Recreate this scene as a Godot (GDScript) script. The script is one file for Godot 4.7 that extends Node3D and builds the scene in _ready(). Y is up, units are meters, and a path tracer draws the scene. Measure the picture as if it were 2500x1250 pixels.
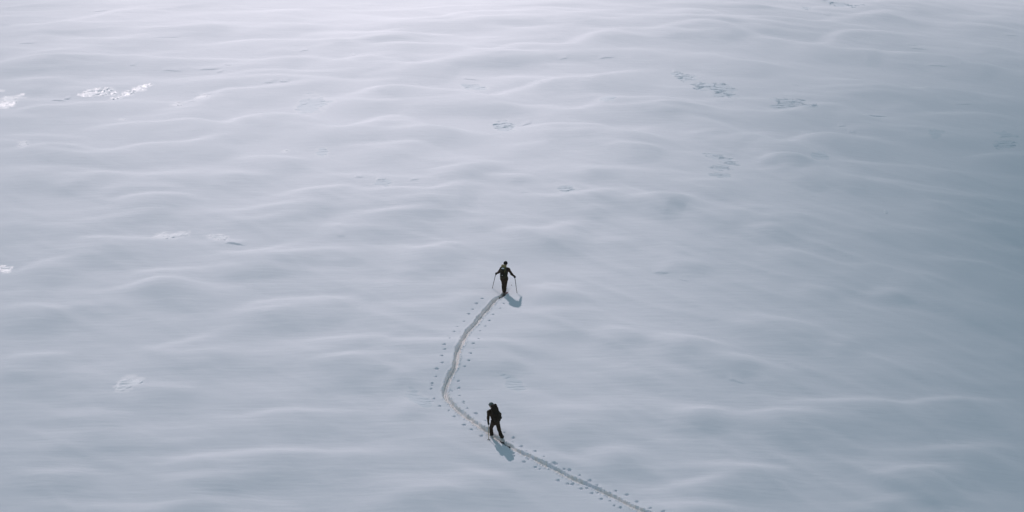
extends Node3D
# Two ski tourers on a wind-rippled snowfield, seen from a higher slope with a long lens.
# x right, y up, z towards the viewer. 1 unit = 1 metre.

const FOCAL := 5200.0            # focal length in pixels of the 2500 x 1250 photograph
const CAM_H := 43.2
const PITCH := 23.45
var sun_dir := Vector3(-0.287, 0.656, -0.698)   # towards the sun

var rng := RandomNumberGenerator.new()

# ------------------------------------------------------------------ terrain data
# ridges: [strength, x, y, x, y, ...] crest lines, picture coordinates turned into ground positions below
var ridges := [
	[2.0, 0,58, 48,58, 128,57, 180,46, 256,34, 304,22, 384,14, 480,13],
	[1.8, 250,69, 290,67, 384,66, 512,59, 560,58, 610,61],
	[1.6, 560,25, 640,22, 736,18, 800,20],
	[2.0, 800,27, 864,29, 944,38, 1024,42, 1088,41, 1136,31, 1216,30, 1330,32, 1400,37, 1460,32, 1560,30],
	[1.4, 128,102, 160,96, 208,92, 256,91, 320,96],
	[1.2, 64,78, 96,84, 125,98],
	[2.5, -40,138, 0,137, 48,137, 96,139, 160,138, 224,137, 272,133, 320,132, 384,134, 448,136, 512,134, 576,136, 624,140, 672,137, 736,134, 800,141, 848,142, 896,138, 944,144, 992,154, 1024,155, 1072,149, 1120,146, 1160,155],
	[2.3, 480,106, 528,98, 592,90, 656,88, 720,89, 800,94, 850,104, 912,110, 976,109, 1088,111, 1152,120, 1200,122, 1248,118, 1280,107, 1344,109, 1408,106, 1440,94, 1472,85, 1536,88, 1600,91],
	[2.0, 720,77, 768,74, 800,72, 864,72, 944,77, 1024,82, 1088,83, 1152,83],
	[1.5, 1165,67, 1216,69, 1264,72, 1344,69, 1392,67, 1440,77],
	[1.2, 42,213, 80,208, 134,205],
	[2.2, -30,290, 0,281, 48,272, 96,256, 160,253, 192,248, 240,241, 300,246],
	[2.2, 350,267, 448,256, 496,246, 528,224, 560,213, 608,210, 672,206, 720,202, 800,195, 850,190],
	[1.6, 122,298, 160,290, 208,285, 256,288],
	[3.0, 192,320, 240,307, 288,298, 336,294, 400,293, 464,290, 512,293, 544,296, 576,293, 608,282, 656,272, 704,274, 752,285, 800,304, 832,309, 880,302, 922,290, 954,280, 980,282, 1008,296, 1056,306, 1120,314, 1168,322, 1210,334],
	[2.5, -30,371, 0,370, 48,368, 80,362, 128,355, 176,357, 224,365, 272,366, 304,362, 352,350, 416,347, 464,346, 512,339, 544,331, 592,326, 624,330],
	[2.0, 560,397, 592,386, 640,382, 720,386, 784,392],
	[2.2, 800,371, 848,358, 912,354, 992,350, 1024,355, 1056,365, 1088,376, 1120,382, 1168,382, 1232,379],
	[3.0, 780,231, 800,229, 848,226, 896,221, 928,213, 960,208, 1008,208, 1056,211, 1104,213, 1136,219, 1168,226, 1200,227, 1232,222, 1264,213, 1312,205, 1360,192, 1392,187, 1440,189, 1472,182, 1520,171, 1568,166, 1620,165],
	[1.5, 1200,179, 1248,178, 1280,176, 1344,181, 1392,179],
	[1.0, 851,181, 912,176, 944,173, 966,160],
	[1.5, 960,253, 1024,251, 1072,248, 1104,243],
	[2.5, 1232,254, 1296,254, 1338,251, 1376,259, 1408,261, 1440,256, 1472,250, 1498,237, 1552,234, 1600,233, 1654,241, 1708,245, 1762,241],
	[2.5, 1216,320, 1248,312, 1296,302, 1360,301, 1408,304, 1456,304, 1504,317, 1536,320, 1568,314, 1600,307, 1650,300],
	[2.0, 1210,349, 1280,350, 1328,344, 1376,339],
	[2.0, 1456,365, 1504,358, 1552,360, 1600,362, 1650,370],
	[2.0, 1560,12, 1600,11, 1708,13, 1816,20, 1906,29, 1978,33, 2014,29, 2068,31, 2111,27, 2140,18, 2176,11, 2219,14, 2266,11, 2320,5, 2356,2],
	[1.5, 2356,16, 2428,23, 2520,26],
	[2.4, 1560,35, 1600,34, 1708,34, 1751,45, 1816,50, 1906,56, 1996,63, 2068,54, 2140,45, 2212,36, 2248,36],
	[2.0, 2284,49, 2338,50, 2392,54, 2446,47, 2500,36],
	[3.0, 1580,84, 1600,79, 1636,72, 1690,67, 1744,70, 1798,81, 1852,94, 1906,101, 1960,108, 2014,110, 2043,106, 2057,94, 2086,86, 2140,85, 2212,86, 2266,83],
	[2.0, 2266,104, 2338,106, 2410,115, 2464,126, 2530,132],
	[2.6, 2025,126, 2104,126, 2176,128, 2248,131, 2302,140, 2349,155, 2410,162, 2464,173, 2530,178],
	[2.4, 1610,120, 1658,128, 1726,133, 1798,146, 1852,151, 1906,158, 1960,166],
	[3.0, 1960,187, 2014,187, 2086,193, 2140,200, 2194,212, 2230,216, 2266,212, 2320,216, 2392,225, 2446,232, 2530,237],
	[3.0, 1773,281, 1802,272, 1852,274, 1906,275, 1942,268, 1978,261, 2032,257, 2061,265, 2086,275, 2122,283, 2176,286, 2212,283],
	[2.4, 2100,227, 2158,241, 2212,256, 2241,274, 2284,276, 2356,275, 2410,279, 2464,286, 2530,284],
	[3.0, 1600,288, 1672,288, 1726,295, 1773,310, 1794,324, 1834,328, 1870,338, 1906,349, 1942,344, 1978,331, 2025,326, 2068,331, 2122,337, 2194,344],
	[3.0, 1816,410, 1845,400, 1888,391, 1935,391, 1967,400, 1996,412, 2050,418, 2104,416],
	[2.2, 2374,389, 2410,378, 2464,373, 2540,367],
	[1.5, 2248,428, 2284,418, 2356,416, 2410,419],
	[2.0, 1618,445, 1690,445, 1762,447, 1834,441],
	[2.5, 1520,504, 1560,491, 1600,488, 1654,486, 1690,495, 1726,510],
	[1.0, 2122,447, 2176,449, 2230,456, 2266,459],
	[1.0, 2014,486, 2050,474, 2104,458],
	[2.0, 1823,548, 1859,542, 1888,535, 1942,533, 1978,539, 2032,544],
	[1.5, 1794,573, 1852,566, 1924,566, 1978,571],
	[2.4, 1610,630, 1636,634, 1690,652, 1733,670],
	[1.5, 1600,604, 1643,616, 1683,623],
	[2.0, 1834,605, 1924,623, 1989,641, 2032,652],
	[1.5, 1960,590, 1996,596, 2057,609],
	[2.0, 1920,700, 1953,706, 2014,720, 2061,729],
	[2.5, 2110,710, 2133,715, 2176,722, 2237,737],
	[3.0, 1760,770, 1780,774, 1852,785, 1924,800, 1989,816, 2050,836],
	[3.0, 1560,826, 1600,831, 1654,838, 1708,849, 1751,861, 1794,872],
	[2.5, 1700,870, 1719,876, 1780,888, 1816,897, 1859,910],
	[2.5, 1980,824, 1996,829, 2050,840, 2115,863],
	[2.5, 1834,984, 1924,994, 2014,997, 2104,998, 2212,1005, 2266,998, 2320,996, 2410,993, 2464,991, 2540,984],
	[2.0, 1620,1030, 1654,1025, 1744,1016, 1780,1012],
	[2.0, 1762,1020, 1852,1021, 1924,1023, 1996,1029, 2068,1036, 2140,1045],
	[2.4, 1560,1141, 1600,1140, 1672,1140, 1744,1144, 1834,1148, 1924,1151, 1996,1155],
	[2.0, 2050,1162, 2140,1166, 2212,1162, 2284,1156, 2356,1152, 2392,1147],
	[2.0, 2086,1106, 2176,1108, 2284,1110, 2374,1108, 2540,1100],
	[2.0, 1560,1199, 1600,1196, 1672,1189, 1726,1182, 1780,1173, 1852,1169],
	[2.0, 1590,1241, 1708,1243, 1834,1246],
	[1.5, 2014,1241, 2104,1232, 2176,1228, 2284,1225, 2356,1221],
	[1.2, 2421,858, 2530,870],
	[2.5, -30,402, 0,405, 64,410, 128,413, 192,416, 256,421, 304,427, 326,432, 368,426, 416,419, 464,416],
	[1.5, 112,451, 160,448, 224,450],
	[3.0, 192,506, 240,496, 288,491, 352,483, 416,480, 464,482, 512,488, 544,493],
	[2.0, 74,560, 112,554, 160,554, 192,557, 218,563, 240,573],
	[2.5, 96,598, 144,590, 208,584, 256,581, 320,584, 384,586, 448,587, 496,590],
	[2.5, 480,624, 544,622, 608,622, 656,613, 704,603, 752,590, 800,584],
	[2.0, -20,672, 0,669, 48,662, 80,654, 112,642, 160,632, 208,629, 256,627],
	[2.0, 288,672, 352,666, 416,661, 480,658, 560,656],
	[2.5, 272,717, 320,707, 368,698, 416,694, 480,701, 544,702, 608,698, 656,706],
	[1.5, -20,720, 0,717, 64,712, 112,714],
	[2.5, -20,761, 0,758, 48,754, 80,754, 128,763, 192,768],
	[3.0, 560,771, 592,762, 640,747, 704,739, 768,735, 800,736, 848,736, 896,741, 954,746],
	[2.0, 496,541, 576,539, 640,538, 704,528, 800,518],
	[3.0, 608,496, 656,486, 704,475, 752,466, 800,462, 832,459, 864,464, 912,469, 960,466, 1008,467, 1056,470, 1088,464, 1120,456, 1152,453, 1184,458, 1216,467],
	[1.2, 496,426, 576,424, 672,432],
	[2.5, -20,885, 0,883, 54,879, 108,876, 162,870, 216,867],
	[2.5, 270,856, 324,856, 378,856, 432,847, 504,832, 540,818, 594,805, 648,800],
	[2.5, 648,847, 720,843, 800,841, 854,838, 908,838, 962,847, 1016,847, 1088,849, 1160,849, 1232,850, 1286,852, 1340,858, 1394,865],
	[2.5, 702,896, 800,895, 836,892, 872,886, 926,883, 980,886],
	[2.0, 288,958, 360,957, 432,960, 504,964],
	[2.5, 486,1030, 540,1036, 612,1029, 684,1021, 800,1021, 854,1023, 926,1023],
	[2.5, 270,1129, 342,1129, 414,1133, 486,1129, 558,1124, 630,1120, 684,1119, 800,1121, 872,1120, 944,1120, 980,1113, 1070,1101],
	[2.5, -20,1164, 0,1165, 54,1165, 108,1168, 162,1165, 216,1163, 274,1160],
	[2.0, 324,1187, 432,1183, 540,1180, 630,1176, 684,1174],
	[2.5, -20,1232, 0,1234, 108,1239, 252,1245, 360,1248, 432,1245, 522,1239, 612,1237, 800,1237],
	[1.2, 108,1068, 252,1068, 450,1068],
	[1.2, 126,1018, 252,1020, 360,1020],
	[2.5, 1040,426, 1072,418, 1120,414, 1168,408, 1216,402],
	[1.5, 1312,402, 1344,408, 1366,418],
	[2.0, 1178,448, 1216,434, 1264,434, 1296,443, 1338,453],
	[2.0, 1392,422, 1456,419, 1520,427],
	[2.4, 800,518, 832,518, 864,526, 912,528, 960,523, 1008,520, 1056,518, 1098,522],
	[2.0, 1232,491, 1312,486, 1376,486, 1440,480, 1488,472, 1536,467, 1584,469],
	[1.5, 1392,522, 1456,517, 1504,522],
	[2.0, 1136,557, 1168,549, 1216,544],
	[2.5, 1168,576, 1216,571, 1280,570, 1328,573, 1370,560, 1392,549, 1424,546, 1456,554],
	[1.5, 1296,592, 1344,590, 1392,595],
	[1.5, 1440,602, 1488,590, 1536,587, 1574,592],
	[2.4, 912,610, 976,608, 1040,611, 1088,600, 1136,600, 1184,605],
	[1.5, 780,643, 832,642, 864,643],
	[1.5, 944,669, 1008,666, 1056,667],
	[1.5, 864,723, 896,712, 944,707],
	[1.5, 1072,728, 1120,726, 1200,728],
	[2.0, 1248,715, 1312,709, 1392,706, 1456,709],
	[2.0, 1280,730, 1344,726, 1424,730, 1504,733],
	[1.5, 1232,774, 1344,771, 1440,770, 1536,774],
	[2.0, 1160,883, 1214,888, 1250,895, 1297,906],
	[2.0, 940,917, 951,921, 987,930, 1023,939],
	[2.4, 944,994, 1016,996, 1070,1000],
	[2.8, 1225,993, 1286,1000, 1340,1009, 1412,1012, 1484,1016, 1600,1020],
	[1.5, 800,1198, 908,1194, 1016,1196, 1124,1194, 1232,1196],
	[2.0, 1394,1113, 1500,1111, 1600,1111],
	[1.5, 1052,1169, 1160,1167, 1304,1171],
	[2.0, 1430,818, 1520,822, 1600,829],
	[1.2, 1304,1048, 1412,1045, 1520,1048],
]

# wind-scoured crust: [kind, x, y, half width, half height, slope, label]; kind 0 = dull broken crust, 1 = glazed crust
var crusts := [
	[1, 4,250,42,24,0.1, "bright glazed ice crust at the edge of the snowfield"],
	[1, 225,226,30,9,-0.32, "bright glazed crust arching over a grey hollow"],
	[1, 264,230,26,11,0.25, "bright glazed crust falling away from the arch"],
	[1, 325,223,34,9,-0.45, "long bright streak of glazed crust beside the arch"],
	[2, 432,254,22,8,0.0, "pale speckled crust below a thin dark crack"],
	[2, 490,237,16,5,0.0, "small pale flake of crust under a crack"],
	[2, 62,350,16,10,0.3, "scatter of small bright crust flakes"],
	[2, 296,290,16,4,0.1, "tiny bright flake of crust on a long crest"],
	[2, 812,213,14,7,0.2, "pale rough crust where a crest begins"],
	[0, 760,253,44,22,0.0, "wide patch of fine broken crust"],
	[2, 410,577,52,7,-0.1, "torn white crust flakes over a level crest"],
	[2, 532,580,28,7,0.1, "torn white crust with a dark undercut edge"],
	[1, 12,659,16,5,0.1, "narrow bright crust flake at the edge of the snowfield"],
	[2, 257,851,11,2.5,0.0, "small white crust flake above a bright crest"],
	[2, 316,936,26,15,-0.15, "pale ribbed lump of crust standing alone"],
	[2, 680,370,24,8,0.0, "faint pale crust above a broad crest"],
	[0, 785,373,16,10,0.0, "small dark broken crust beside the faint pale crust"],
	[0, 936,448,26,10,0.0, "faint broken crust with two dark cracks"],
	[0, 1675,190,34,13,0.25, "upper end of the long dark broken crust"],
	[0, 1745,216,54,20,0.2, "long dark broken crust sloping along a hollow"],
	[0, 1925,252,46,18,0.0, "dark blue-grey crust resting against a crest"],
	[0, 1975,256,34,8,-0.12, "thin dark tongue of crust along a crest"],
	[0, 1765,388,44,12,0.15, "dark broken crust in three tiers, highest tier"],
	[0, 1757,412,34,9,0.0, "dark broken crust in three tiers, middle tier"],
	[0, 1757,427,26,8,0.0, "dark broken crust in three tiers, lowest tier"],
	[0, 2282,326,24,10,-0.3, "small olive-dark crust below a rounded ridge"],
	[0, 2458,353,30,14,-0.15, "olive-dark crust nested in a hollow"],
	[0, 2455,328,28,8,0.1, "faint broken crust above the olive-dark crust"],
	[0, 1382,460,24,14,0.35, "grey crescent of broken crust"],
	[0, 1020,973,34,14,0.3, "dark ribbed crust beside the ski track"],
	[0, 1250,934,34,13,0.35, "dark ribbed crust between the ski track and open snow"],
	[0, 1160,212,38,8,0.1, "faint grey-green crust above a deep trough"],
	[0, 1232,308,26,16,0.2, "scattered dark crust flakes at a ridge end"],
	[0, 1484,239,18,8,0.0, "faint broken crust beneath a flat crest"],
	[0, 2060,12,46,7,0.05, "dark cracks in crust high on the snowfield"],
	[0, 1968,20,16,8,0.1, "small dark crust beside the high cracks"],
	[0, 2005,382,26,12,-0.3, "faint diagonal scratches in the crust"],
]
# single undercut edges: [x0, y0, x1, y1, height in metres]
var cracks := [
	[42,107,93,105,.06],[395,172,450,174,.06],[480,171,545,167,.07],[528,177,547,175,.05],[545,158,568,160,.06],[640,203,672,201,.06],[680,199,708,200,.08],
	[122,245,165,248,.11],[475,231,528,228,.07],[455,249,482,247,.05],[225,29,270,25,.05],[370,92,450,89,.04],[730,125,756,122,.05],[315,159,334,160,.05],
	[1125,192,1175,196,.07],[856,134,872,136,.05],[1306,200,1328,201,.05],[1460,143,1504,140,.06],[1365,145,1390,140,.04],
	[2210,109,2242,112,.06],[2220,118,2266,121,.06],[2262,159,2320,163,.07],[2112,279,2168,284,.12],[2330,254,2382,255,.05],[2450,87,2492,88,.05],
	[1592,665,1634,667,.07],[1640,664,1600,670,.04],[1655,682,1684,687,.06],[820,575,846,577,.05],[865,432,890,433,.07],[918,438,942,440,.07],[1000,440,1024,438,.07],
	[548,593,602,600,.16],[1776,927,1822,936,.10],[1955,325,1984,326,.05],[2160,521,2168,521,.08],[1265,468,1296,470,.03],[2345,155,2352,156,.04],[1270,308,1300,300,.06],[155,243,172,242,.10],
	[2045,308,2068,307,.06],[2070,322,2092,324,.06],[2010,36,2030,39,.05],[1930,206,1956,210,.03],[1640,175,1666,180,.07],[1640,187,1680,192,.07],
]
var track_px := [1218,727, 1209,732, 1196,746, 1184,761, 1172,774, 1161,789, 1148,803, 1136,820, 1127,837, 1119,852, 1116,868, 1113,884, 1108,902, 1098,917, 1093,931, 1088,950, 1087,964, 1095,978, 1110,994, 1129,1011, 1149,1025, 1169,1039, 1189,1053, 1214,1071, 1236,1085, 1258,1098, 1283,1110, 1308,1122, 1333,1135, 1357,1147, 1382,1161, 1407,1173, 1437,1185, 1467,1199, 1491,1211, 1516,1223, 1541,1235, 1563,1245, 1590,1256, 1640,1278, 1700,1300, 1780,1330]
# pole marks: x, y, size (1 = a full basket hole)
var marks_px := [
	1178,727,.8, 1166,741,1., 1155,754,.8, 1144,765,1.2, 1131,782,.9, 1118,796,1., 1108,810,1.2, 1120,810,.5, 1100,825,1.1, 1087,839,1.1, 1087,852,1., 1081,867,1.2, 1081,884,1., 1069,900,1., 1063,917,.8, 1053,933,1.3, 1058,939,.5, 1051,950,1.4, 1061,972,1.4, 1074,990,1.2,
	1230,739,.9, 1220,752,.9, 1207,765,1.2, 1194,780,.9, 1186,795,.9, 1172,809,1.1, 1167,824,1.2, 1156,839,1., 1156,851,.5, 1148,863,.8, 1153,865,.5, 1144,878,.9, 1137,894,.8, 1121,931,.9, 1119,946,1., 1106,954,.6, 1125,963,1., 1133,980,.8, 1131,985,.5, 1141,996,1.2,
	1094,1003,1., 1107,1017,1.1, 1133,1034,1.1, 1153,1049,1.1, 1178,1064,1., 1255,1106,1.1, 1256,1110,1.1, 1280,1125,1.1, 1290,1122,.9, 1310,1140,1.1, 1319,1143,.5, 1365,1173,.9, 1387,1182,1., 1400,1182,1., 1419,1193,1.1, 1433,1192,1., 1444,1203,1., 1460,1204,1., 1469,1217,1., 1488,1220,1., 1501,1235,1., 1517,1239,1.,
	1161,1010,1.2, 1186,1024,.9, 1230,1055,.5, 1255,1069,1.3, 1252,1078,.6, 1273,1088,1.1, 1287,1099,.5, 1306,1102,1.1, 1326,1114,1.2, 1352,1128,1.2, 1361,1132,1., 1379,1143,1.1, 1391,1146,1.2, 1416,1158,1.2, 1440,1172,1.2, 1459,1185,1., 1502,1196,.9, 1531,1208,1., 1556,1225,1.2, 1589,1240,1., 1621,1246,1.1,
]

# ------------------------------------------------------------------ camera geometry (picture position -> ground)
func ray(px: float, py: float) -> Vector3:
	var a := deg_to_rad(PITCH)
	var v := Vector3((px - 1250.0) / FOCAL, -(py - 625.0) / FOCAL, -1.0)
	return Vector3(v.x, v.y * cos(a) - sin(a), v.z * cos(a) - v.y * sin(a)).normalized()

func base_h(x: float, z: float) -> float:
	# broad shape of the snowfield: a low rise that falls away beyond, towards the viewer and to the right
	var t := z + 109.0
	var h := -(0.0034 if t > 0.0 else 0.0017) * t * t / (1.0 + absf(t) / 60.0)
	var r := maxf(0.0, x - 4.0)
	h -= 0.0045 * r * r / (1.0 + r / 30.0)
	var l := maxf(0.0, -x - 14.0)
	h -= 0.0012 * l * l / (1.0 + l / 40.0)
	return h

func to_base(px: float, py: float) -> Vector3:
	var d := ray(px, py)
	var y := 0.0
	var p := Vector3.ZERO
	for i in 8:
		p = Vector3(0, CAM_H, 0) + d * ((y - CAM_H) / d.y)
		y = base_h(p.x, p.z)
	p.y = y
	return p

func to_ground(px: float, py: float) -> Vector3:
	var d := ray(px, py)
	var y := 0.0
	var p := Vector3.ZERO
	for i in 8:
		p = Vector3(0, CAM_H, 0) + d * ((y - CAM_H) / d.y)
		y = coarse_h(p.x, p.z)
	p.y = y
	return p

# ------------------------------------------------------------------ height grid
var gx := PackedFloat32Array()
var gz := PackedFloat32Array()
var nx := 0
var nz := 0
var H := PackedFloat32Array()
var GX := PackedFloat32Array()   # dh/dx
var GZ := PackedFloat32Array()   # dh/dz
const X0 := -46.5
const X1 := 46.5
const Z0 := -182.0
const Z1 := -64.0
const DX := 0.14
const DZ := 0.2
const OUT := 22
var dense_nx := 0
var dense_nz := 0

func axis(a: float, b: float, d: float) -> PackedFloat32Array:
	var out := PackedFloat32Array()
	var side := PackedFloat32Array()
	var s := d
	var p := 0.0
	for i in OUT:
		s *= 1.45
		p += s
		side.append(p)
	for i in OUT:
		out.append(a - side[OUT - 1 - i])
	var n := int(round((b - a) / d))
	for i in n + 1:
		out.append(a + i * d)
	for i in OUT:
		out.append(a + n * d + side[i])
	return out

func noise(sd: int, freq: float, oct := 3) -> FastNoiseLite:
	var n := FastNoiseLite.new()
	n.seed = sd
	n.noise_type = FastNoiseLite.TYPE_SIMPLEX_SMOOTH
	n.frequency = freq
	n.fractal_octaves = oct
	return n

var n_dune := noise(3, 1.0, 2)
var n_rip := noise(5, 1.0, 3)
var n_dia := noise(8, 1.0, 2)
var n_fine := noise(12, 1.0, 3)
var n_broad := noise(21, 1.0, 2)

func coarse_index(x: float, z: float) -> Array:
	var fx := clampf((x - X0) / DX, 0.0, dense_nx - 1.001)
	var fz := clampf((z - Z0) / DZ, 0.0, dense_nz - 1.001)
	return [OUT + int(fx), OUT + int(fz), fx - int(fx), fz - int(fz)]

func lerp_grid(A: PackedFloat32Array, x: float, z: float) -> float:
	var c := coarse_index(x, z)
	var i: int = c[1] * nx + c[0]
	var u: float = c[2]
	var v: float = c[3]
	return lerpf(lerpf(A[i], A[i + 1], u), lerpf(A[i + nx], A[i + nx + 1], u), v)

func coarse_h(x: float, z: float) -> float:
	return lerp_grid(H, x, z)

func build_heights() -> void:
	gx = axis(X0, X1, DX)
	gz = axis(Z0, Z1, DZ)
	nx = gx.size()
	nz = gz.size()
	dense_nx = nx - 2 * OUT
	dense_nz = nz - 2 * OUT
	H.resize(nx * nz)
	for j in nz:
		var z := gz[j]
		# far ripples look as wide as near ones: the waves grow with distance up the slope
		var far := clampf((-z - 74.0) / 74.0, 0.0, 1.0)
		var zs := lerpf(1.0, 0.55, far)
		for i in nx:
			var x := gx[i]
			var h := base_h(x, z)
			if x > X0 - 12.0 and x < X1 + 12.0 and z > Z0 - 12.0 and z < Z1 + 12.0:
				var wx := x + 1.5 * n_dune.get_noise_2d(x * 0.05 + 50.0, z * 0.08)
				h += 0.025 * n_dune.get_noise_2d(wx * 0.05, z * 0.32 * zs) / zs
				# low crests between the traced ones
				var rid := 1.0 - absf(n_rip.get_noise_2d(wx * 0.036 + 31.0, z * 0.22 * zs))
				h += 0.05 * rid * rid * rid / zs
				h += 0.046 * n_rip.get_noise_2d(wx * 0.09 + 9.0, z * 0.75 * zs)
				# fine wind brushing
				h += 0.015 * n_fine.get_noise_2d(wx * 0.14, z * 1.6 * zs + 30.0)
				# streaks that run down to the right
				var a := x * 0.80 + z * 0.60
				var b := -x * 0.60 + z * 0.80
				var m := clampf((x + 30.0 - (z + 120.0) * 0.25) / 45.0, 0.45, 1.0) * clampf((z + 124.0) / 20.0, 0.2, 1.0)
				var rd := 1.0 - absf(n_dia.get_noise_2d(a * 0.06, b * 0.26))
				h += 0.10 * m * rd * rd * rd
				h += 0.042 * m * n_dia.get_noise_2d(a * 0.16 + 40.0, b * 0.9)
			h += 0.5 * n_broad.get_noise_2d(x * 0.016, z * 0.02)
			H[j * nx + i] = h
	add_ridges()
	GX.resize(nx * nz)
	GZ.resize(nx * nz)
	for j in nz:
		var ja := maxi(j - 1, 0)
		var jb := mini(j + 1, nz - 1)
		for i in nx:
			var ia := maxi(i - 1, 0)
			var ib := mini(i + 1, nx - 1)
			GX[j * nx + i] = (H[j * nx + ib] - H[j * nx + ia]) / (gx[ib] - gx[ia])
			GZ[j * nx + i] = (H[jb * nx + i] - H[ja * nx + i]) / (gz[jb] - gz[ja])

var RH := PackedFloat32Array()   # ridges alone, before they are smoothed

func raise_ridge(s: float, pts: Array[Vector2]) -> void:
	var n := pts.size()
	var c := Curve2D.new()
	for k in n:
		var tan := (pts[mini(k + 1, n - 1)] - pts[maxi(k - 1, 0)]) / 6.0
		c.add_point(pts[k], -tan, tan)
	c.bake_interval = 0.35
	var line := c.get_baked_points()
	var m := line.size()
	var along := c.get_baked_length()
	var fade := minf(4.5, along * 0.45)
	var far := clampf((-pts[n / 2].y - 74.0) / 74.0, 0.0, 1.0)
	var wb := lerpf(0.62, 1.30, far) * (0.70 + 0.13 * s)
	var wf := minf(wb * lerpf(3.7, 2.9, far), 0.5 * along)
	var low := clampf(wf / (wb * 2.4), 0.35, 1.0)
	# height of the crest along the line
	var amp := PackedFloat32Array()
	for k in m:
		var d := along * k / (m - 1)
		var vary := 0.85 + 0.5 * n_dune.get_noise_2d(line[k].x * 0.12, line[k].y * 0.3 + 77.0)
		var t := (line[mini(k + 1, m - 1)] - line[maxi(k - 1, 0)]).normalized()
		var e := smoothstep(0.0, 1.0, clampf(d / fade, 0.0, 1.0)) * smoothstep(0.0, 1.0, clampf((along - d) / fade, 0.0, 1.0))
		var more := 1.0 + 0.3 * clampf((line[k].x - 2.0) / 10.0, 0.0, 1.0) * clampf((line[k].y + 128.0) / 14.0, 0.0, 1.0)
		amp.append(lerpf(0.34, 0.23, far) * low * more * wb * (s / 2.4) * vary * e * lerpf(0.45, 1.0, absf(t.x)))
	# columns: which line samples lie near each x
	var reach := wf + 0.3
	var first := {}
	var i0 := clampi(OUT + int(floor((line[0].x - reach - X0) / DX)), OUT, OUT + dense_nx - 1)
	var i1 := clampi(OUT + int(ceil((line[m - 1].x + reach - X0) / DX)), OUT, OUT + dense_nx - 1)
	var ka := 0
	for i in range(i0, i1 + 1):
		var x := gx[i]
		while ka < m - 1 and line[ka].x < x - 1.6:
			ka += 1
		var kb := ka
		var zlo := 1e9
		var zhi := -1e9
		while kb < m and (line[kb].x < x + 1.6 or kb == ka):
			zlo = minf(zlo, line[kb].y)
			zhi = maxf(zhi, line[kb].y)
			kb += 1
		var j0 := OUT + int(ceil((zlo - 0.3 - Z0) / DZ))
		var j1 := OUT + int(floor((zhi + wf + wb - Z0) / DZ))
		for j in range(maxi(OUT, j0), mini(OUT + dense_nz, j1 + 1)):
			var p := Vector2(x, gz[j] - wb * 0.78)
			var best := 1e9
			var bk := ka
			for k in range(ka, kb):
				var d2 := p.distance_squared_to(line[k])
				if d2 < best:
					best = d2
					bk = k
			var k0 := mini(bk, m - 2)
			var ab := line[k0 + 1] - line[k0]
			var side := ab.cross(p - line[k0]) / ab.length()
			var d := absf(side) if (bk > 0 and bk < m - 1) else sqrt(best)
			var q := 0.0
			if side < 0.0:
				q = clampf(1.0 - d / wb, 0.0, 1.0)
				q = 1.0 - (1.0 - q) * (1.0 - q)      # a sharp crease behind, rounding over to the crest
			else:
				q = clampf(d / wf, 0.0, 1.0)
				q = pow(1.0 - q * q, 1.5)            # a long convex front
			RH[j * nx + i] += amp[bk] * q

func add_ridges() -> void:
	RH.resize(nx * nz)
	for r in ridges:
		var pts: Array[Vector2] = []
		for k in (r.size() - 1) / 2:
			var p := to_base(r[1 + 2 * k], r[2 + 2 * k])
			pts.append(Vector2(p.x, p.z))
		raise_ridge(r[0], pts)
	# fainter crests between them, too weak to trace one by one
	var g := RandomNumberGenerator.new()
	g.seed = 41
	for k in 420:
		var z := g.randf_range(-172.0, -68.0)
		var x := g.randf_range(-0.29, 0.29) * -z
		var l := g.randf_range(4.0, 13.0) * lerpf(0.8, 1.3, clampf((-z - 74.0) / 74.0, 0.0, 1.0))
		var lower_right := clampf((x + 8.0) / 14.0, 0.0, 1.0) * clampf((z + 122.0) / 14.0, 0.0, 1.0)
		var tilt := lerpf(g.randf_range(-0.10, 0.12), g.randf_range(0.20, 0.50), lower_right)
		var ph := g.randf() * TAU
		var wav := g.randf_range(0.15, 0.55)
		var pts: Array[Vector2] = []
		for q in 7:
			var u := -0.5 + q / 6.0
			pts.append(Vector2(x + u * l, z + tilt * u * l + wav * sin(ph + u * l * 0.8)))
		raise_ridge(g.randf_range(0.6, 1.35), pts)
	var T := RH.duplicate()
	for j in nz:
		for i in range(3, nx - 3):
			var k := j * nx + i
			T[k] = (RH[k - 3] + RH[k - 2] + RH[k - 1] + RH[k] + RH[k + 1] + RH[k + 2] + RH[k + 3]) / 7.0
	for j in range(1, nz - 1):
		for i in nx:
			var k := j * nx + i
			H[k] += 0.22 * (T[k - nx] + T[k + nx]) + 0.56 * T[k]

# ------------------------------------------------------------------ fine relief: track, pole marks, crust
const SUB := 5
var trail: PackedVector2Array
var trail_s := PackedFloat32Array()
var cell_owner: PackedInt32Array     # per dense cell: 0 none, else group number
var cell_trail: PackedInt32Array     # nearest trail segment + 1
var groups: Array = []               # [name, label, material key]
var marks: Array = []                # [x, z, radius, depth, stretch]
var crust_g: Array = []              # ground-space crusts
var crack_g: Array = []
var cell_items: Dictionary = {}      # cell -> array of [kind, index]

func cell_at(x: float, z: float) -> int:
	var cx := int(floor((x - X0) / DX))
	var cz := int(floor((z - Z0) / DZ))
	if cx < 1 or cz < 1 or cx >= dense_nx - 2 or cz >= dense_nz - 2:
		return -1
	return cz * dense_nx + cx

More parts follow.
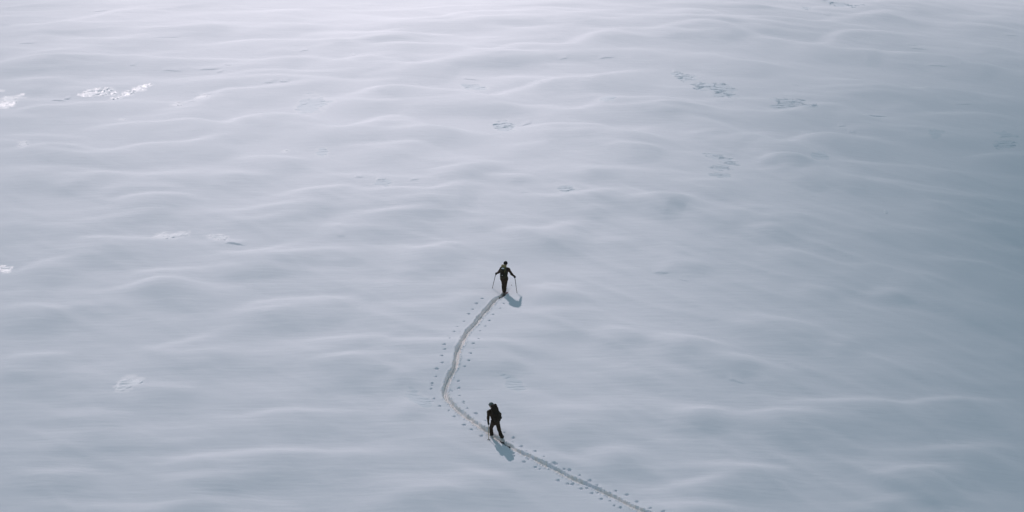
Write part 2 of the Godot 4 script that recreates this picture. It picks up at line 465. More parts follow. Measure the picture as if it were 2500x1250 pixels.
func claim(xa: float, xb: float, za: float, zb: float, group: int, item: Array) -> void:
	var cx0 := clampi(int(floor((xa - X0) / DX)), 1, dense_nx - 3)
	var cx1 := clampi(int(floor((xb - X0) / DX)), 1, dense_nx - 3)
	var cz0 := clampi(int(floor((za - Z0) / DZ)), 1, dense_nz - 3)
	var cz1 := clampi(int(floor((zb - Z0) / DZ)), 1, dense_nz - 3)
	for cz in range(cz0, cz1 + 1):
		for cx in range(cx0, cx1 + 1):
			var c := cz * dense_nx + cx
			if cell_owner[c] == 0:
				cell_owner[c] = group
			if not cell_items.has(c):
				cell_items[c] = []
			cell_items[c].append(item)

func view_scale(p: Vector3) -> Vector2:
	var d := (p - Vector3(0, CAM_H, 0)).length()
	return Vector2(d / FOCAL, d / FOCAL * d / (CAM_H - p.y))   # metres per picture pixel across, along the ground

func build_relief() -> void:
	cell_owner.resize(dense_nx * dense_nz)
	cell_trail.resize(dense_nx * dense_nz)
	groups = [["", "", ""], ["trench", "", "track"], ["crust_margin", "", "snow"]]
	# trail centre line, smoothed
	var raw: Array[Vector2] = []
	for k in track_px.size() / 2:
		var p := to_ground(track_px[2 * k], track_px[2 * k + 1])
		raw.append(Vector2(p.x, p.z))
	var c := Curve2D.new()
	var ahead := skier_a_dir()
	var a0 := Vector2(skier_a.x, skier_a.z)
	c.add_point(a0 + ahead * 0.85, Vector2.ZERO, -ahead * 0.2)
	c.add_point(a0, ahead * 0.2, -ahead * 0.2)
	for k in raw.size():
		var tan := (raw[mini(k + 1, raw.size() - 1)] - raw[maxi(k - 1, 0)]) / 6.0
		c.add_point(raw[k], -tan, tan)
	c.bake_interval = 0.08
	trail = c.get_baked_points()
	var s := 0.0
	for k in trail.size():
		if k > 0:
			s += trail[k].distance_to(trail[k - 1])
		trail_s.append(s)
	# pole marks
	for k in marks_px.size() / 3:
		var p := to_ground(marks_px[3 * k] + rng.randf_range(-2.5, 2.5), marks_px[3 * k + 1] + rng.randf_range(-1.0, 3.0))
		var f: float = marks_px[3 * k + 2]
		var rad := 0.060 * sqrt(f) * rng.randf_range(0.65, 1.25)
		var g := groups.size()
		groups.append(["pole_mark", "", "snow"])
		marks.append([p.x, p.z, rad, 0.13 * f * rng.randf_range(0.5, 1.15), rng.randf_range(1.05, 1.5), rng.randf_range(-0.5, 0.5)])
		claim(p.x - rad * 2.6, p.x + rad * 2.2, p.z - rad * 2.2, p.z + rad * 2.2, g, [1, marks.size() - 1])
	# trail cells
	var seen := {}
	for k in range(0, trail.size() - 1):
		var q := trail[k]
		for oz in range(-2, 3):
			for ox in range(-3, 4):
				var ci := cell_at(q.x + ox * DX, q.y + oz * DZ)
				if ci < 0:
					continue
				if cell_owner[ci] == 0:
					cell_owner[ci] = 1
				if cell_owner[ci] == 1 or cell_owner[ci] > 1:
					var mid := Vector2(X0 + (ci % dense_nx + 0.5) * DX, Z0 + (ci / dense_nx + 0.5) * DZ)
					if cell_trail[ci] == 0 or trail[cell_trail[ci] - 1].distance_squared_to(mid) > q.distance_squared_to(mid):
						cell_trail[ci] = k + 1
	# crust patches
	for k in crusts.size():
		var cr: Array = crusts[k]
		var p := to_ground(cr[1], cr[2])
		var sc := view_scale(p)
		var rx: float = cr[3] * sc.x
		var rz: float = cr[4] * sc.y
		var sl: float = cr[5] * sc.y / sc.x
		var g := groups.size()
		var txt: String = cr[6]
		groups.append(["crust_patch", txt, ["crust", "glaze", "pale"][cr[0]]])
		crust_g.append([cr[0], p.x, p.z, rx, rz, sl, sc.y, 0.55 if txt.contains("faint") or txt.contains("fine ") or txt.contains("small") or txt.contains("ribbed") else 1.0])
		# claim only cells near the sheared ellipse
		var steps := int(ceil(2.8 * rx / DX))
		for i in steps:
			var x := p.x - 1.4 * rx + i * DX
			var u := (x - p.x) / rx
			var hz := rz * sqrt(maxf(0.0, 1.96 - u * u))
			var zc := p.z + sl * (x - p.x)
			claim(x, x, zc - hz, zc + hz, g, [2, k])
	# cells of a patch that its ragged outline leaves out are plain snow
	for ci in cell_items:
		var og: Array = groups[cell_owner[ci]]
		if og[0] == "crust_patch":
			var cx0: float = X0 + (ci % dense_nx) * DX
			var cz0: float = Z0 + (ci / dense_nx) * DZ
			var most := 0.0
			for q in 9:
				most = maxf(most, crust_mask(cell_items[ci], cx0 + DX * (q % 3) * 0.5, cz0 + DZ * (q / 3) * 0.5))
			if most < 0.01:
				cell_owner[ci] = 2
	for k in cracks.size():
		var cr: Array = cracks[k]
		var a := to_ground(cr[0], cr[1])
		var b := to_ground(cr[2], cr[3])
		if a.x > b.x:
			var t := a
			a = b
			b = t
		var g := groups.size()
		groups.append(["snow_crack", "", "snow"])
		var sc := view_scale(a)
		var w := clampf(3.2 * sc.y, 0.25, 0.6)
		crack_g.append([a.x, a.z, b.x, b.z, cr[4] * 0.36 * clampf(sc.y / 0.045, 0.8, 1.6), w])
		var steps := int(ceil((b.x - a.x + 0.4) / DX))
		for i in steps + 1:
			var x := a.x - 0.2 + i * DX
			var t := clampf((x - a.x) / maxf(0.01, b.x - a.x), 0.0, 1.0)
			var z := lerpf(a.z, b.z, t)
			claim(x, x, z - w * 3.2, z + w * 0.9, g, [3, k])

const TRENCH := 0.12

func trail_pos(ci: int, x: float, z: float) -> Vector3:
	# (signed distance to the right of the walking line, distance along it, 0)
	var k: int = cell_trail[ci] - 1
	var best := 1e9
	var out := Vector3(9, 0, 0)
	var p := Vector2(x, z)
	for q in range(maxi(0, k - 4), mini(trail.size() - 1, k + 5)):
		var a := trail[q]
		var ab := trail[q + 1] - a
		var l := ab.length()
		var t := clampf((p - a).dot(ab) / (l * l), 0.0, 1.0)
		var d := p.distance_squared_to(a + ab * t)
		if d < best:
			best = d
			var side := ab.x * (p.y - a.y) - ab.y * (p.x - a.x)
			out = Vector3(sqrt(d) * (-1.0 if side > 0 else 1.0), trail_s[q] + l * t, 0)
	return out

func trench(u: float, s: float, x: float, z: float) -> float:
	var wob := 0.06 * n_fine.get_noise_2d(s * 1.6, 5.0 + signf(u))
	var half := 0.125 + wob
	var depth := TRENCH * smoothstep(0.0, 0.75, s) * (0.9 + 0.25 * n_fine.get_noise_2d(s * 0.9, 90.0)) * lerpf(1.5, 1.0, smoothstep(7.0, 16.0, s))
	var a := absf(u)
	var h := -depth * (1.0 - smoothstep(half - 0.045, half + 0.02, a))
	# two ski grooves, a crumbly strip between and a broken rim
	var g := absf(a - 0.065)
	if a < half:
		h += 0.050 * smoothstep(0.015, 0.05, g) * (0.6 + 0.9 * n_fine.get_noise_2d(x * 9.0, z * 9.0)) * smoothstep(0.2, 1.0, s)
		h += 0.034 * n_fine.get_noise_2d(x * 12.0, z * 16.0 + 3.0) * smoothstep(0.2, 1.0, s)
	var rim := exp(-pow((a - half - 0.05) / 0.055, 2.0))
	h += rim * (0.010 + 0.09 * maxf(0.0, n_fine.get_noise_2d(x * 7.0 + 20.0, z * 7.0))) * smoothstep(0.3, 1.2, s)
	return h * (1.0 - smoothstep(0.32, 0.40, a))

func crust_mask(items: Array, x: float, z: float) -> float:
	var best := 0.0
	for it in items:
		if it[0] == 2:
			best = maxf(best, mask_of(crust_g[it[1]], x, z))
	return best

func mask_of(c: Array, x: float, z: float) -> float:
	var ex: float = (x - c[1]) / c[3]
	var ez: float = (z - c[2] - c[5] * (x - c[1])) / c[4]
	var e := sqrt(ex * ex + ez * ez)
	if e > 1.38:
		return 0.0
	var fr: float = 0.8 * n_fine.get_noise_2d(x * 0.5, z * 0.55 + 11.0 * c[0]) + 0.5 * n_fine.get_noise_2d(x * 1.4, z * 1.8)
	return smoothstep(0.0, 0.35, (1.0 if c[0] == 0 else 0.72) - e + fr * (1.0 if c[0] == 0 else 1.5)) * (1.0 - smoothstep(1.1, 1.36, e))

func relief(ci: int, items: Array, x: float, z: float) -> float:
	var h := 0.0
	var u := 9.0
	if cell_trail[ci] > 0:
		var t := trail_pos(ci, x, z)
		u = t.x
		if absf(u) < 0.42:
			h += trench(u, t.y, x, z)
	for it in items:
		var kind: int = it[0]
		if kind == 1:
			var m: Array = marks[it[1]]
			var dx: float = (x - m[0]) / m[4]
			var dz: float = z - m[1] - m[5] * (x - m[0]) * 0.35
			var r: float = sqrt(dx * dx + dz * dz) / m[2]
			if r < 2.0:
				h -= m[3] * (1.0 - smoothstep(0.25, 1.05, r))
			# drag scratch of the basket
			var tail: float = -(x - m[0]) / m[2]
			if tail > 0.6 and tail < 2.5:
				h -= 0.03 * (1.0 - smoothstep(0.1, 0.35, absf(dz) / m[2])) * smoothstep(2.5, 1.0, tail) * smoothstep(0.6, 0.9, tail)
		elif kind == 2:
			var c: Array = crust_g[it[1]]
			var mask := mask_of(c, x, z)
			if mask > 0.0:
				var pitch: float = clampf(c[6] * 5.0, 0.26, 0.62)
				var q: float = z / pitch + 1.6 * n_fine.get_noise_2d(x * 0.28 + 3.0 * it[1], z * 0.5) + 0.4 * n_fine.get_noise_2d(x * 1.3, z * 2.0)
				var f: float = q - floor(q)
				var cut := 0.55 + 1.1 * n_rip.get_noise_2d(x * 0.8, floor(q) * 7.7)
				cut = clampf(cut, 0.0, 1.0)
				if c[0] > 0:
					# plates that tip towards the viewer and the sun's mirror direction
					var saw: float = (1.0 - f / 0.86) if f < 0.86 else (f - 0.86) / 0.14
					h += mask * (0.02 + pitch * 0.26 * (saw - 0.5) * cut)
				else:
					# plates that rise towards the viewer and break off in a small undercut edge
					var saw2: float = f / 0.84 if f < 0.84 else 1.0 - (f - 0.84) / 0.16
					h += mask * pitch * 0.20 * c[7] * (saw2 - 0.72) * cut
		elif kind == 3:
			var c: Array = crack_g[it[1]]
			var t: float = (x - c[0]) / maxf(0.01, c[2] - c[0])
			if t > -0.1 and t < 1.1:
				var zl: float = lerpf(c[1], c[3], t) + 0.06 * n_fine.get_noise_2d(x * 1.5, c[1])
				var d: float = z - zl
				var w: float = c[5]
				var along := smoothstep(-0.05, 0.3, t) * smoothstep(1.05, 0.6, t)
				if d < 0.0:
					h += c[4] * along * smoothstep(-w * 3.0, 0.0, d)
				else:
					h += c[4] * along * (1.0 - smoothstep(0.0, 0.10, d))
	return h

func owner_of(cx: int, cz: int) -> int:
	return cell_owner[cz * dense_nx + cx]

func relief_vertex(cx: int, cz: int, ci: int, items: Array, x: float, z: float, su: int, sv: int) -> float:
	# no fine relief where the neighbouring cell is plain
	if su == 0 and owner_of(cx - 1, cz) == 0: return 0.0
	if su == SUB and owner_of(cx + 1, cz) == 0: return 0.0
	if sv == 0 and owner_of(cx, cz - 1) == 0: return 0.0
	if sv == SUB and owner_of(cx, cz + 1) == 0: return 0.0
	if su == 0 and sv == 0 and owner_of(cx - 1, cz - 1) == 0: return 0.0
	if su == SUB and sv == 0 and owner_of(cx + 1, cz - 1) == 0: return 0.0
	if su == 0 and sv == SUB and owner_of(cx - 1, cz + 1) == 0: return 0.0
	if su == SUB and sv == SUB and owner_of(cx + 1, cz + 1) == 0: return 0.0
	return relief(ci, items, x, z)

func arrays_mesh(v: PackedVector3Array, n: PackedVector3Array, idx: PackedInt32Array, col := PackedColorArray()) -> ArrayMesh:
	var a := []
	a.resize(Mesh.ARRAY_MAX)
	a[Mesh.ARRAY_VERTEX] = v
	a[Mesh.ARRAY_NORMAL] = n
	a[Mesh.ARRAY_INDEX] = idx
	if col.size() > 0:
		a[Mesh.ARRAY_COLOR] = col
	var m := ArrayMesh.new()
	m.add_surface_from_arrays(Mesh.PRIMITIVE_TRIANGLES, a)
	return m

func put(called: String, mesh: Mesh, mat: Material, parent: Node) -> MeshInstance3D:
	var o := MeshInstance3D.new()
	o.name = called
	o.mesh = mesh
	o.material_override = mat
	parent.add_child(o, true)
	return o

var mats := {}

func build_snow() -> void:
	var v := PackedVector3Array()
	var n := PackedVector3Array()
	v.resize(nx * nz)
	n.resize(nx * nz)
	for j in nz:
		for i in nx:
			var k := j * nx + i
			v[k] = Vector3(gx[i], H[k], gz[j])
			n[k] = Vector3(-GX[k], 1.0, -GZ[k]).normalized()
	var idx := PackedInt32Array()
	for j in nz - 1:
		for i in nx - 1:
			var cx := i - OUT
			var cz := j - OUT
			if cx >= 0 and cz >= 0 and cx < dense_nx and cz < dense_nz and cell_owner[cz * dense_nx + cx] != 0:
				continue
			var k := j * nx + i
			idx.append_array([k, k + 1, k + nx, k + 1, k + nx + 1, k + nx])
	var field := put("snowfield", arrays_mesh(v, n, idx), mats.snow, self)
	field.set_meta("kind", "structure")
	# fine pieces, one mesh for each group
	var track := Node3D.new()
	track.name = "ski_track"
	track.set_meta("kind", "structure")
	add_child(track)
	var by_group := {}
	for c in cell_owner.size():
		if cell_owner[c] != 0:
			if not by_group.has(cell_owner[c]):
				by_group[cell_owner[c]] = []
			by_group[cell_owner[c]].append(c)
	var keys := by_group.keys()
	keys.sort()
	for g in keys:
		var info: Array = groups[g]
		var fv := PackedVector3Array()
		var fn := PackedVector3Array()
		var fc := PackedColorArray()
		var fi := PackedInt32Array()
		var is_track: bool = info[2] == "track"
		var is_crust: bool = info[2] == "crust" or info[2] == "glaze" or info[2] == "pale"
		for ci in by_group[g]:
			var cx: int = ci % dense_nx
			var cz: int = ci / dense_nx
			var items: Array = cell_items.get(ci, [])
			var xa := X0 + cx * DX
			var za := Z0 + cz * DZ
			var start := fv.size()
			var w := SUB + 3
			var R := PackedFloat32Array()
			R.resize(w * w)
			for sv in range(-1, SUB + 2):
				for su in range(-1, SUB + 2):
					var x := xa + DX * su / SUB
					var z := za + DZ * sv / SUB
					R[(sv + 1) * w + su + 1] = relief_vertex(cx, cz, ci, items, x, z, su, sv) if su >= 0 and sv >= 0 and su <= SUB and sv <= SUB else relief(ci, items, x, z)
			for sv in SUB + 1:
				for su in SUB + 1:
					var x := xa + DX * su / SUB
					var z := za + DZ * sv / SUB
					var q := (sv + 1) * w + su + 1
					var dhx := (R[q + 1] - R[q - 1]) / (2.0 * DX / SUB) + lerp_grid(GX, x, z)
					var dhz := (R[q + w] - R[q - w]) / (2.0 * DZ / SUB) + lerp_grid(GZ, x, z)
					fv.append(Vector3(x, coarse_h(x, z) + R[q], z))
					fn.append(Vector3(-dhx, 1.0, -dhz).normalized())
					if is_track:
						var t := trail_pos(ci, x, z)
						fc.append(track_color(t.x, t.y, x, z))
					elif is_crust:
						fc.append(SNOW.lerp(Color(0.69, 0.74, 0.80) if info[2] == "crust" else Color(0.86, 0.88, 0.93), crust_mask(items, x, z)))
			for sv in SUB:
				for su in SUB:
					var k := start + sv * (SUB + 1) + su
					fi.append_array([k, k + 1, k + SUB + 1, k + 1, k + SUB + 2, k + SUB + 1])
		var parent: Node = track if (info[0] == "trench" or info[0] == "pole_mark") else field
		var o := put(info[0], arrays_mesh(fv, fn, fi, fc), mats[info[2]], parent)
		if info[1] != "":
			o.set_meta("label", info[1])

const SNOW := Color(0.76, 0.785, 0.842)

func track_color(u: float, s: float, x: float, z: float) -> Color:
	# faintly dusty old snow that the skis turned up from below the fresh layer
	var a := absf(u)
	var n1 := n_fine.get_noise_2d(x * 5.0, z * 5.0)
	var n2 := n_fine.get_noise_2d(x * 14.0 + 70.0, z * 14.0)
	var inside := 1.0 - smoothstep(0.09, 0.17, a + 0.10 * n1)
	var crumbs := smoothstep(0.25, 0.42, n2) * (1.0 - smoothstep(0.22, 0.34, a)) * smoothstep(0.9, 2.5, s)
	var warm := Color(0.80, 0.765, 0.75).lerp(Color(0.87, 0.85, 0.845), clampf(0.5 + n1, 0.0, 1.0))
	var c := SNOW.lerp(warm, inside * smoothstep(0.4, 1.2, s))
	c = c.lerp(Color(0.84, 0.81, 0.79), crumbs * 0.5)
	return c

# ------------------------------------------------------------------ materials
func mat(c: Color, rough: float, metal := 0.0) -> StandardMaterial3D:
	var m := StandardMaterial3D.new()
	m.albedo_color = c.linear_to_srgb()
	m.roughness = rough
	m.metallic = metal
	return m

func noise_tex(sd: int, freq: float, size: int, normal: bool, strength := 4.0) -> NoiseTexture2D:
	var t := NoiseTexture2D.new()
	t.width = size
	t.height = size
	t.seamless = true
	t.noise = noise(sd, freq, 4)
	t.as_normal_map = normal
	t.bump_strength = strength
	return t

func snow_mat(c: Color, rough: float, bump: float) -> StandardMaterial3D:
	var m := mat(c, rough)
	m.normal_enabled = true
	m.normal_texture = tex_grain
	m.normal_scale = bump
	m.uv1_triplanar = true
	m.uv1_world_triplanar = true
	m.uv1_scale = Vector3(0.032, 0.3, 0.31)
	return m

var tex_grain: NoiseTexture2D

func build_materials() -> void:
	tex_grain = noise_tex(4, 0.02, 512, true, 5.0)
	mats.snow = snow_mat(SNOW, 0.85, 0.38)
	mats.track = snow_mat(Color.WHITE, 0.85, 0.4)
	mats.track.vertex_color_use_as_albedo = true
	mats.crust = snow_mat(Color.WHITE, 0.7, 0.3)
	mats.crust.vertex_color_use_as_albedo = true
	mats.pale = snow_mat(Color.WHITE, 0.62, 0.3)
	mats.pale.vertex_color_use_as_albedo = true
	mats.glaze = snow_mat(Color.WHITE, 0.46, 0.25)
	mats.glaze.vertex_color_use_as_albedo = true
	mats.jacket = cloth(Color(0.032, 0.019, 0.009))
	mats.trousers = cloth(Color(0.026, 0.015, 0.007))
	mats.glove = cloth(Color(0.018, 0.016, 0.015))
	mats.skin = mat(Color(0.46, 0.28, 0.20), 0.55)
	mats.boot_a = mat(Color(0.10, 0.085, 0.075), 0.4)
	mats.boot_b = mat(Color(0.42, 0.43, 0.42), 0.4)
	mats.sole = mat(Color(0.015, 0.013, 0.012), 0.7)
	mats.hat_a = cloth(Color(0.012, 0.010, 0.010))
	mats.hat_b = cloth(Color(0.10, 0.13, 0.125))
	mats.pack_a = cloth(Color(0.032, 0.027, 0.013))
	mats.pack_dark = cloth(Color(0.020, 0.012, 0.006))
	mats.pack_olive = cloth(Color(0.19, 0.165, 0.075))
	mats.white = mat(Color(0.75, 0.76, 0.78), 0.6)
	mats.metal = mat(Color(0.30, 0.30, 0.31), 0.35, 0.9)
	mats.dark_metal = mat(Color(0.05, 0.05, 0.055), 0.4, 0.6)
	mats.rubber = mat(Color(0.012, 0.012, 0.012), 0.7)
	mats.ski_a = mat(Color(0.09, 0.025, 0.04), 0.3)
	mats.ski_b = mat(Color(0.34, 0.35, 0.37), 0.3)
	mats.skin_plush = cloth(Color(0.03, 0.02, 0.025))
	mats.pole_gold = mat(Color(0.36, 0.27, 0.12), 0.35, 0.7)
	mats.pole_dark = mat(Color(0.014, 0.013, 0.013), 0.5)
	mats.added_cloud = mat(Color(0.85, 0.85, 0.86), 1.0)

func cloth(c: Color) -> StandardMaterial3D:
	var m := mat(c, 0.9)
	m.normal_enabled = true
	m.normal_texture = tex_grain
	m.normal_scale = 0.6
	m.uv1_triplanar = true
	m.uv1_scale = Vector3(6, 6, 6)
	return m

# ------------------------------------------------------------------ soft bodies: distance field -> surface nets
# a prim is [a, b, ra, rb]; cut is an optional Plane, everything above it (its normal side) is removed
func blob(prims: Array, cell: float, k: float, cut = null, lump := 0.0) -> ArrayMesh:
	var lo := Vector3(1e9, 1e9, 1e9)
	var hi := -lo
	for p in prims:
		var r: float = maxf(p[2], p[3]) + 3.0 * cell + k
		for q in [p[0], p[1]]:
			lo = lo.min(q - Vector3(r, r, r))
			hi = hi.max(q + Vector3(r, r, r))
	var nxx := int(ceil((hi.x - lo.x) / cell)) + 1
	var nyy := int(ceil((hi.y - lo.y) / cell)) + 1
	var nzz := int(ceil((hi.z - lo.z) / cell)) + 1
	var sy := nxx
	var sz := nxx * nyy
	var f := PackedFloat32Array()
	f.resize(sz * nzz)
	f.fill(9.0)
	for p in prims:
		var a: Vector3 = p[0]
		var ab: Vector3 = p[1] - p[0]
		var l2 := maxf(ab.length_squared(), 1e-9)
		var ra: float = p[2]
		var rb: float = p[3]
		var m: float = maxf(ra, rb) + 2.5 * cell + k
		var mv := Vector3(m, m, m)
		var qa: Vector3 = (a.min(p[1]) - mv - lo) / cell
		var qb: Vector3 = (a.max(p[1]) + mv - lo) / cell
		for z in range(maxi(0, int(qa.z)), mini(nzz, int(qb.z) + 2)):
			for y in range(maxi(0, int(qa.y)), mini(nyy, int(qb.y) + 2)):
				var i0 := z * sz + y * sy
				for x in range(maxi(0, int(qa.x)), mini(nxx, int(qb.x) + 2)):
					var ap := lo + Vector3(x, y, z) * cell - a
					var t := clampf(ap.dot(ab) / l2, 0.0, 1.0)
					var d := (ap - ab * t).length() - lerpf(ra, rb, t)
					var o := f[i0 + x]
					var e := absf(o - d)
					if e < k:
						var hh := (k - e) / k
						f[i0 + x] = minf(o, d) - hh * hh * k * 0.25
					elif d < o:
						f[i0 + x] = d
	if lump > 0.0 or cut != null:
		for z in nzz:
			for y in nyy:
				for x in nxx:
					var i := z * sz + y * sy + x
					if f[i] < 4.0 * cell:
						var p := lo + Vector3(x, y, z) * cell
						if lump > 0.0:
							f[i] += lump * n_fine.get_noise_3d(p.x * 9.0, p.y * 16.0, p.z * 9.0)
						if cut != null:
							f[i] = maxf(f[i], cut.distance_to(p))
	var vid := PackedInt32Array()
	vid.resize(f.size())
	vid.fill(-1)
	var v := PackedVector3Array()
	var n := PackedVector3Array()
	var offs := [0, 1, sy, sy + 1, sz, sz + 1, sz + sy, sz + sy + 1]
	var edges := [[0, 1], [2, 3], [4, 5], [6, 7], [0, 2], [1, 3], [4, 6], [5, 7], [0, 4], [1, 5], [2, 6], [3, 7]]
	var corner: Array[Vector3] = []
	for c in 8:
		corner.append(Vector3(c & 1, (c >> 1) & 1, c >> 2))
	var lim := 2.0 * cell
	for z in nzz - 1:
		for y in nyy - 1:
			var i0 := z * sz + y * sy
			for x in nxx - 1:
				var i := i0 + x
				if absf(f[i]) > lim:
					continue
				var mask := 0
				for c in 8:
					if f[i + offs[c]] < 0.0:
						mask |= 1 << c
				if mask == 0 or mask == 255:
					continue
				var s := Vector3.ZERO
				var cnt := 0
				for e in edges:
					var fa := f[i + offs[e[0]]]
					var fb := f[i + offs[e[1]]]
					if (fa < 0.0) != (fb < 0.0):
						s += corner[e[0]].lerp(corner[e[1]], fa / (fa - fb))
						cnt += 1
				vid[i] = v.size()
				v.append(lo + (Vector3(x, y, z) + s / cnt) * cell)
				var g := Vector3(f[i + 1] + f[i + 1 + sy] + f[i + 1 + sz] + f[i + 1 + sy + sz] - f[i] - f[i + sy] - f[i + sz] - f[i + sy + sz],
					f[i + sy] + f[i + sy + 1] + f[i + sy + sz] + f[i + sy + sz + 1] - f[i] - f[i + 1] - f[i + sz] - f[i + sz + 1],
					f[i + sz] + f[i + sz + 1] + f[i + sz + sy] + f[i + sz + sy + 1] - f[i] - f[i + 1] - f[i + sy] - f[i + sy + 1])
				n.append(g.normalized())
	var idx := PackedInt32Array()
	for z in range(1, nzz - 1):
		for y in range(1, nyy - 1):
			for x in range(1, nxx - 1):
				var i := z * sz + y * sy + x
				if vid[i] < 0:
					continue
				var inside := f[i] < 0.0
				for ax in 3:
					var st: int = [1, sy, sz][ax]
					if (f[i + st] < 0.0) == inside:
						continue
					var b1: int = [sy, sz, 1][ax]
					var b2: int = [sz, 1, sy][ax]
					var q0 := vid[i]
					var q1 := vid[i - b1]
					var q2 := vid[i - b1 - b2]
					var q3 := vid[i - b2]
					if q1 < 0 or q2 < 0 or q3 < 0:
						continue
					if inside:
						idx.append_array([q0, q2, q1, q0, q3, q2])
					else:
						idx.append_array([q0, q1, q2, q0, q2, q3])
	return arrays_mesh(v, n, idx)

func cap(a: Vector3, b: Vector3, ra: float, rb: float) -> Array:
	return [a, b, ra, rb]

# swept tube through points with radii
func tube(pts: Array, radii: Array, sides := 10) -> ArrayMesh:
	var st := SurfaceTool.new()
	st.begin(Mesh.PRIMITIVE_TRIANGLES)
	st.set_smooth_group(0)
	var rings: Array = []
	for i in pts.size():
		var d: Vector3 = (pts[mini(i + 1, pts.size() - 1)] - pts[maxi(i - 1, 0)]).normalized()
		var u := d.cross(Vector3(0.3, 0.1, 0.95)).normalized()
		var w := d.cross(u)
		var ring: Array[Vector3] = []
		for k in sides:
			var a := TAU * k / sides
			ring.append(pts[i] + (u * cos(a) + w * sin(a)) * radii[i])
		rings.append(ring)
	for i in pts.size() - 1:
		for k in sides:
			var k2 := (k + 1) % sides
			for p in [rings[i][k], rings[i][k2], rings[i + 1][k], rings[i][k2], rings[i + 1][k2], rings[i + 1][k]]:
				st.add_vertex(p)
	for e in [0, pts.size() - 1]:
		for k in sides:
			var k2 := (k + 1) % sides
			var tri := [pts[e], rings[e][k2], rings[e][k]] if e == 0 else [pts[e], rings[e][k], rings[e][k2]]
			for p in tri:
				st.add_vertex(p)
	st.generate_normals()
	return st.commit()

# box with chamfered edges, given its frame
func block(c: Vector3, fx: Vector3, fy: Vector3, fz: Vector3, size: Vector3, bevel: float) -> ArrayMesh:
	var st := SurfaceTool.new()
	st.begin(Mesh.PRIMITIVE_TRIANGLES)
	st.set_smooth_group(-1)
	var h := size * 0.5
	var layers := [[-h.y, bevel], [-h.y + bevel, 0.0], [h.y - bevel, 0.0], [h.y, bevel]]
	var rings: Array = []
	for l in layers:
		var a: float = h.x - l[1]
		var b: float = h.z - l[1]
		var e := bevel
		var ring: Array[Vector3] = []
		for p in [Vector2(a - e, b), Vector2(a, b - e), Vector2(a, -b + e), Vector2(a - e, -b), Vector2(-a + e, -b), Vector2(-a, -b + e), Vector2(-a, b - e), Vector2(-a + e, b)]:
			ring.append(c + fx * p.x + fy * l[0] + fz * p.y)
		rings.append(ring)
	for i in 3:
		for k in 8:
			var k2 := (k + 1) % 8
			for p in [rings[i][k], rings[i + 1][k], rings[i][k2], rings[i][k2], rings[i + 1][k], rings[i + 1][k2]]:
				st.add_vertex(p)
	for k in range(1, 7):
		for p in [rings[0][0], rings[0][k], rings[0][k + 1], rings[3][0], rings[3][k + 1], rings[3][k]]:
			st.add_vertex(p)
	st.generate_normals()
	return st.commit()

# ------------------------------------------------------------------ skiers
var skier_a := Vector3.ZERO
var skier_b := Vector3.ZERO

func skier_a_dir() -> Vector2:
	return Vector2(sin(deg_to_rad(21.0)), -cos(deg_to_rad(21.0)))

func skier_b_dir() -> Vector2:
	return Vector2(-sin(deg_to_rad(33.0)), -cos(deg_to_rad(33.0)))

func thing(called: String, label: String, category: String, at: Vector3, group := "") -> Node3D:
	var o := Node3D.new()
	o.name = called
	add_child(o, true)
	o.position = at
	o.set_meta("label", label)
	o.set_meta("category", category)
	if group != "":
		o.set_meta("group", group)
	return o

func limb(a: Vector3, b: Vector3, c: Vector3, r: Array) -> Array:
	return [cap(a, b, r[0], r[1]), cap(b, c, r[1], r[2])]

func glove_prims(hand: Vector3, axis_up: Vector3, elbow: Vector3) -> Array:
	var u := axis_up.normalized()
	var w := (elbow - hand)
	w = (w - u * w.dot(u)).normalized()
	var v := u.cross(w)
	var out := []
	var at := func(th: float, off: float, rad: float) -> Vector3:
		return hand + u * off + (w * cos(th) + v * sin(th)) * rad
	# palm
	out.append(cap(at.call(0.15, -0.036, 0.040), at.call(0.15, 0.034, 0.042), 0.019, 0.021))
	out.append(cap(at.call(-0.35, -0.030, 0.040), at.call(-0.35, 0.034, 0.042), 0.017, 0.019))
	# four fingers wrapped round the grip
	var lens := [1.0, 1.08, 1.04, 0.86]
	for i in 4:
		var off := 0.034 - 0.0225 * i
		var ln: float = lens[i]
		var th0 := 0.4
		var p0: Vector3 = at.call(th0, off, 0.041)
		var p1: Vector3 = at.call(th0 + 0.95 * ln, off - 0.002, 0.036)
		var p2: Vector3 = at.call(th0 + 1.85 * ln, off - 0.004, 0.032)
		var p3: Vector3 = at.call(th0 + 2.6 * ln, off - 0.005, 0.030)
		out.append(cap(p0, p1, 0.0115, 0.0108))
		out.append(cap(p1, p2, 0.0108, 0.0102))
		out.append(cap(p2, p3, 0.0102, 0.0092))
	# thumb leaves the side of the palm and closes over the fingers
	var t0: Vector3 = at.call(-0.55, 0.026, 0.040)
	var t1: Vector3 = at.call(-1.35, 0.036, 0.038)
	var t2: Vector3 = at.call(-2.25, 0.030, 0.034)
	out.append(cap(t0, t1, 0.014, 0.0125))
	out.append(cap(t1, t2, 0.0125, 0.0105))
	# gauntlet
	var wrist := hand + (elbow - hand).normalized() * 0.10
	out.append(cap(at.call(0.0, 0.0, 0.045), wrist, 0.027, 0.036))
	out.append(cap(wrist, wrist + (elbow - hand).normalized() * 0.04, 0.036, 0.043))
	return out

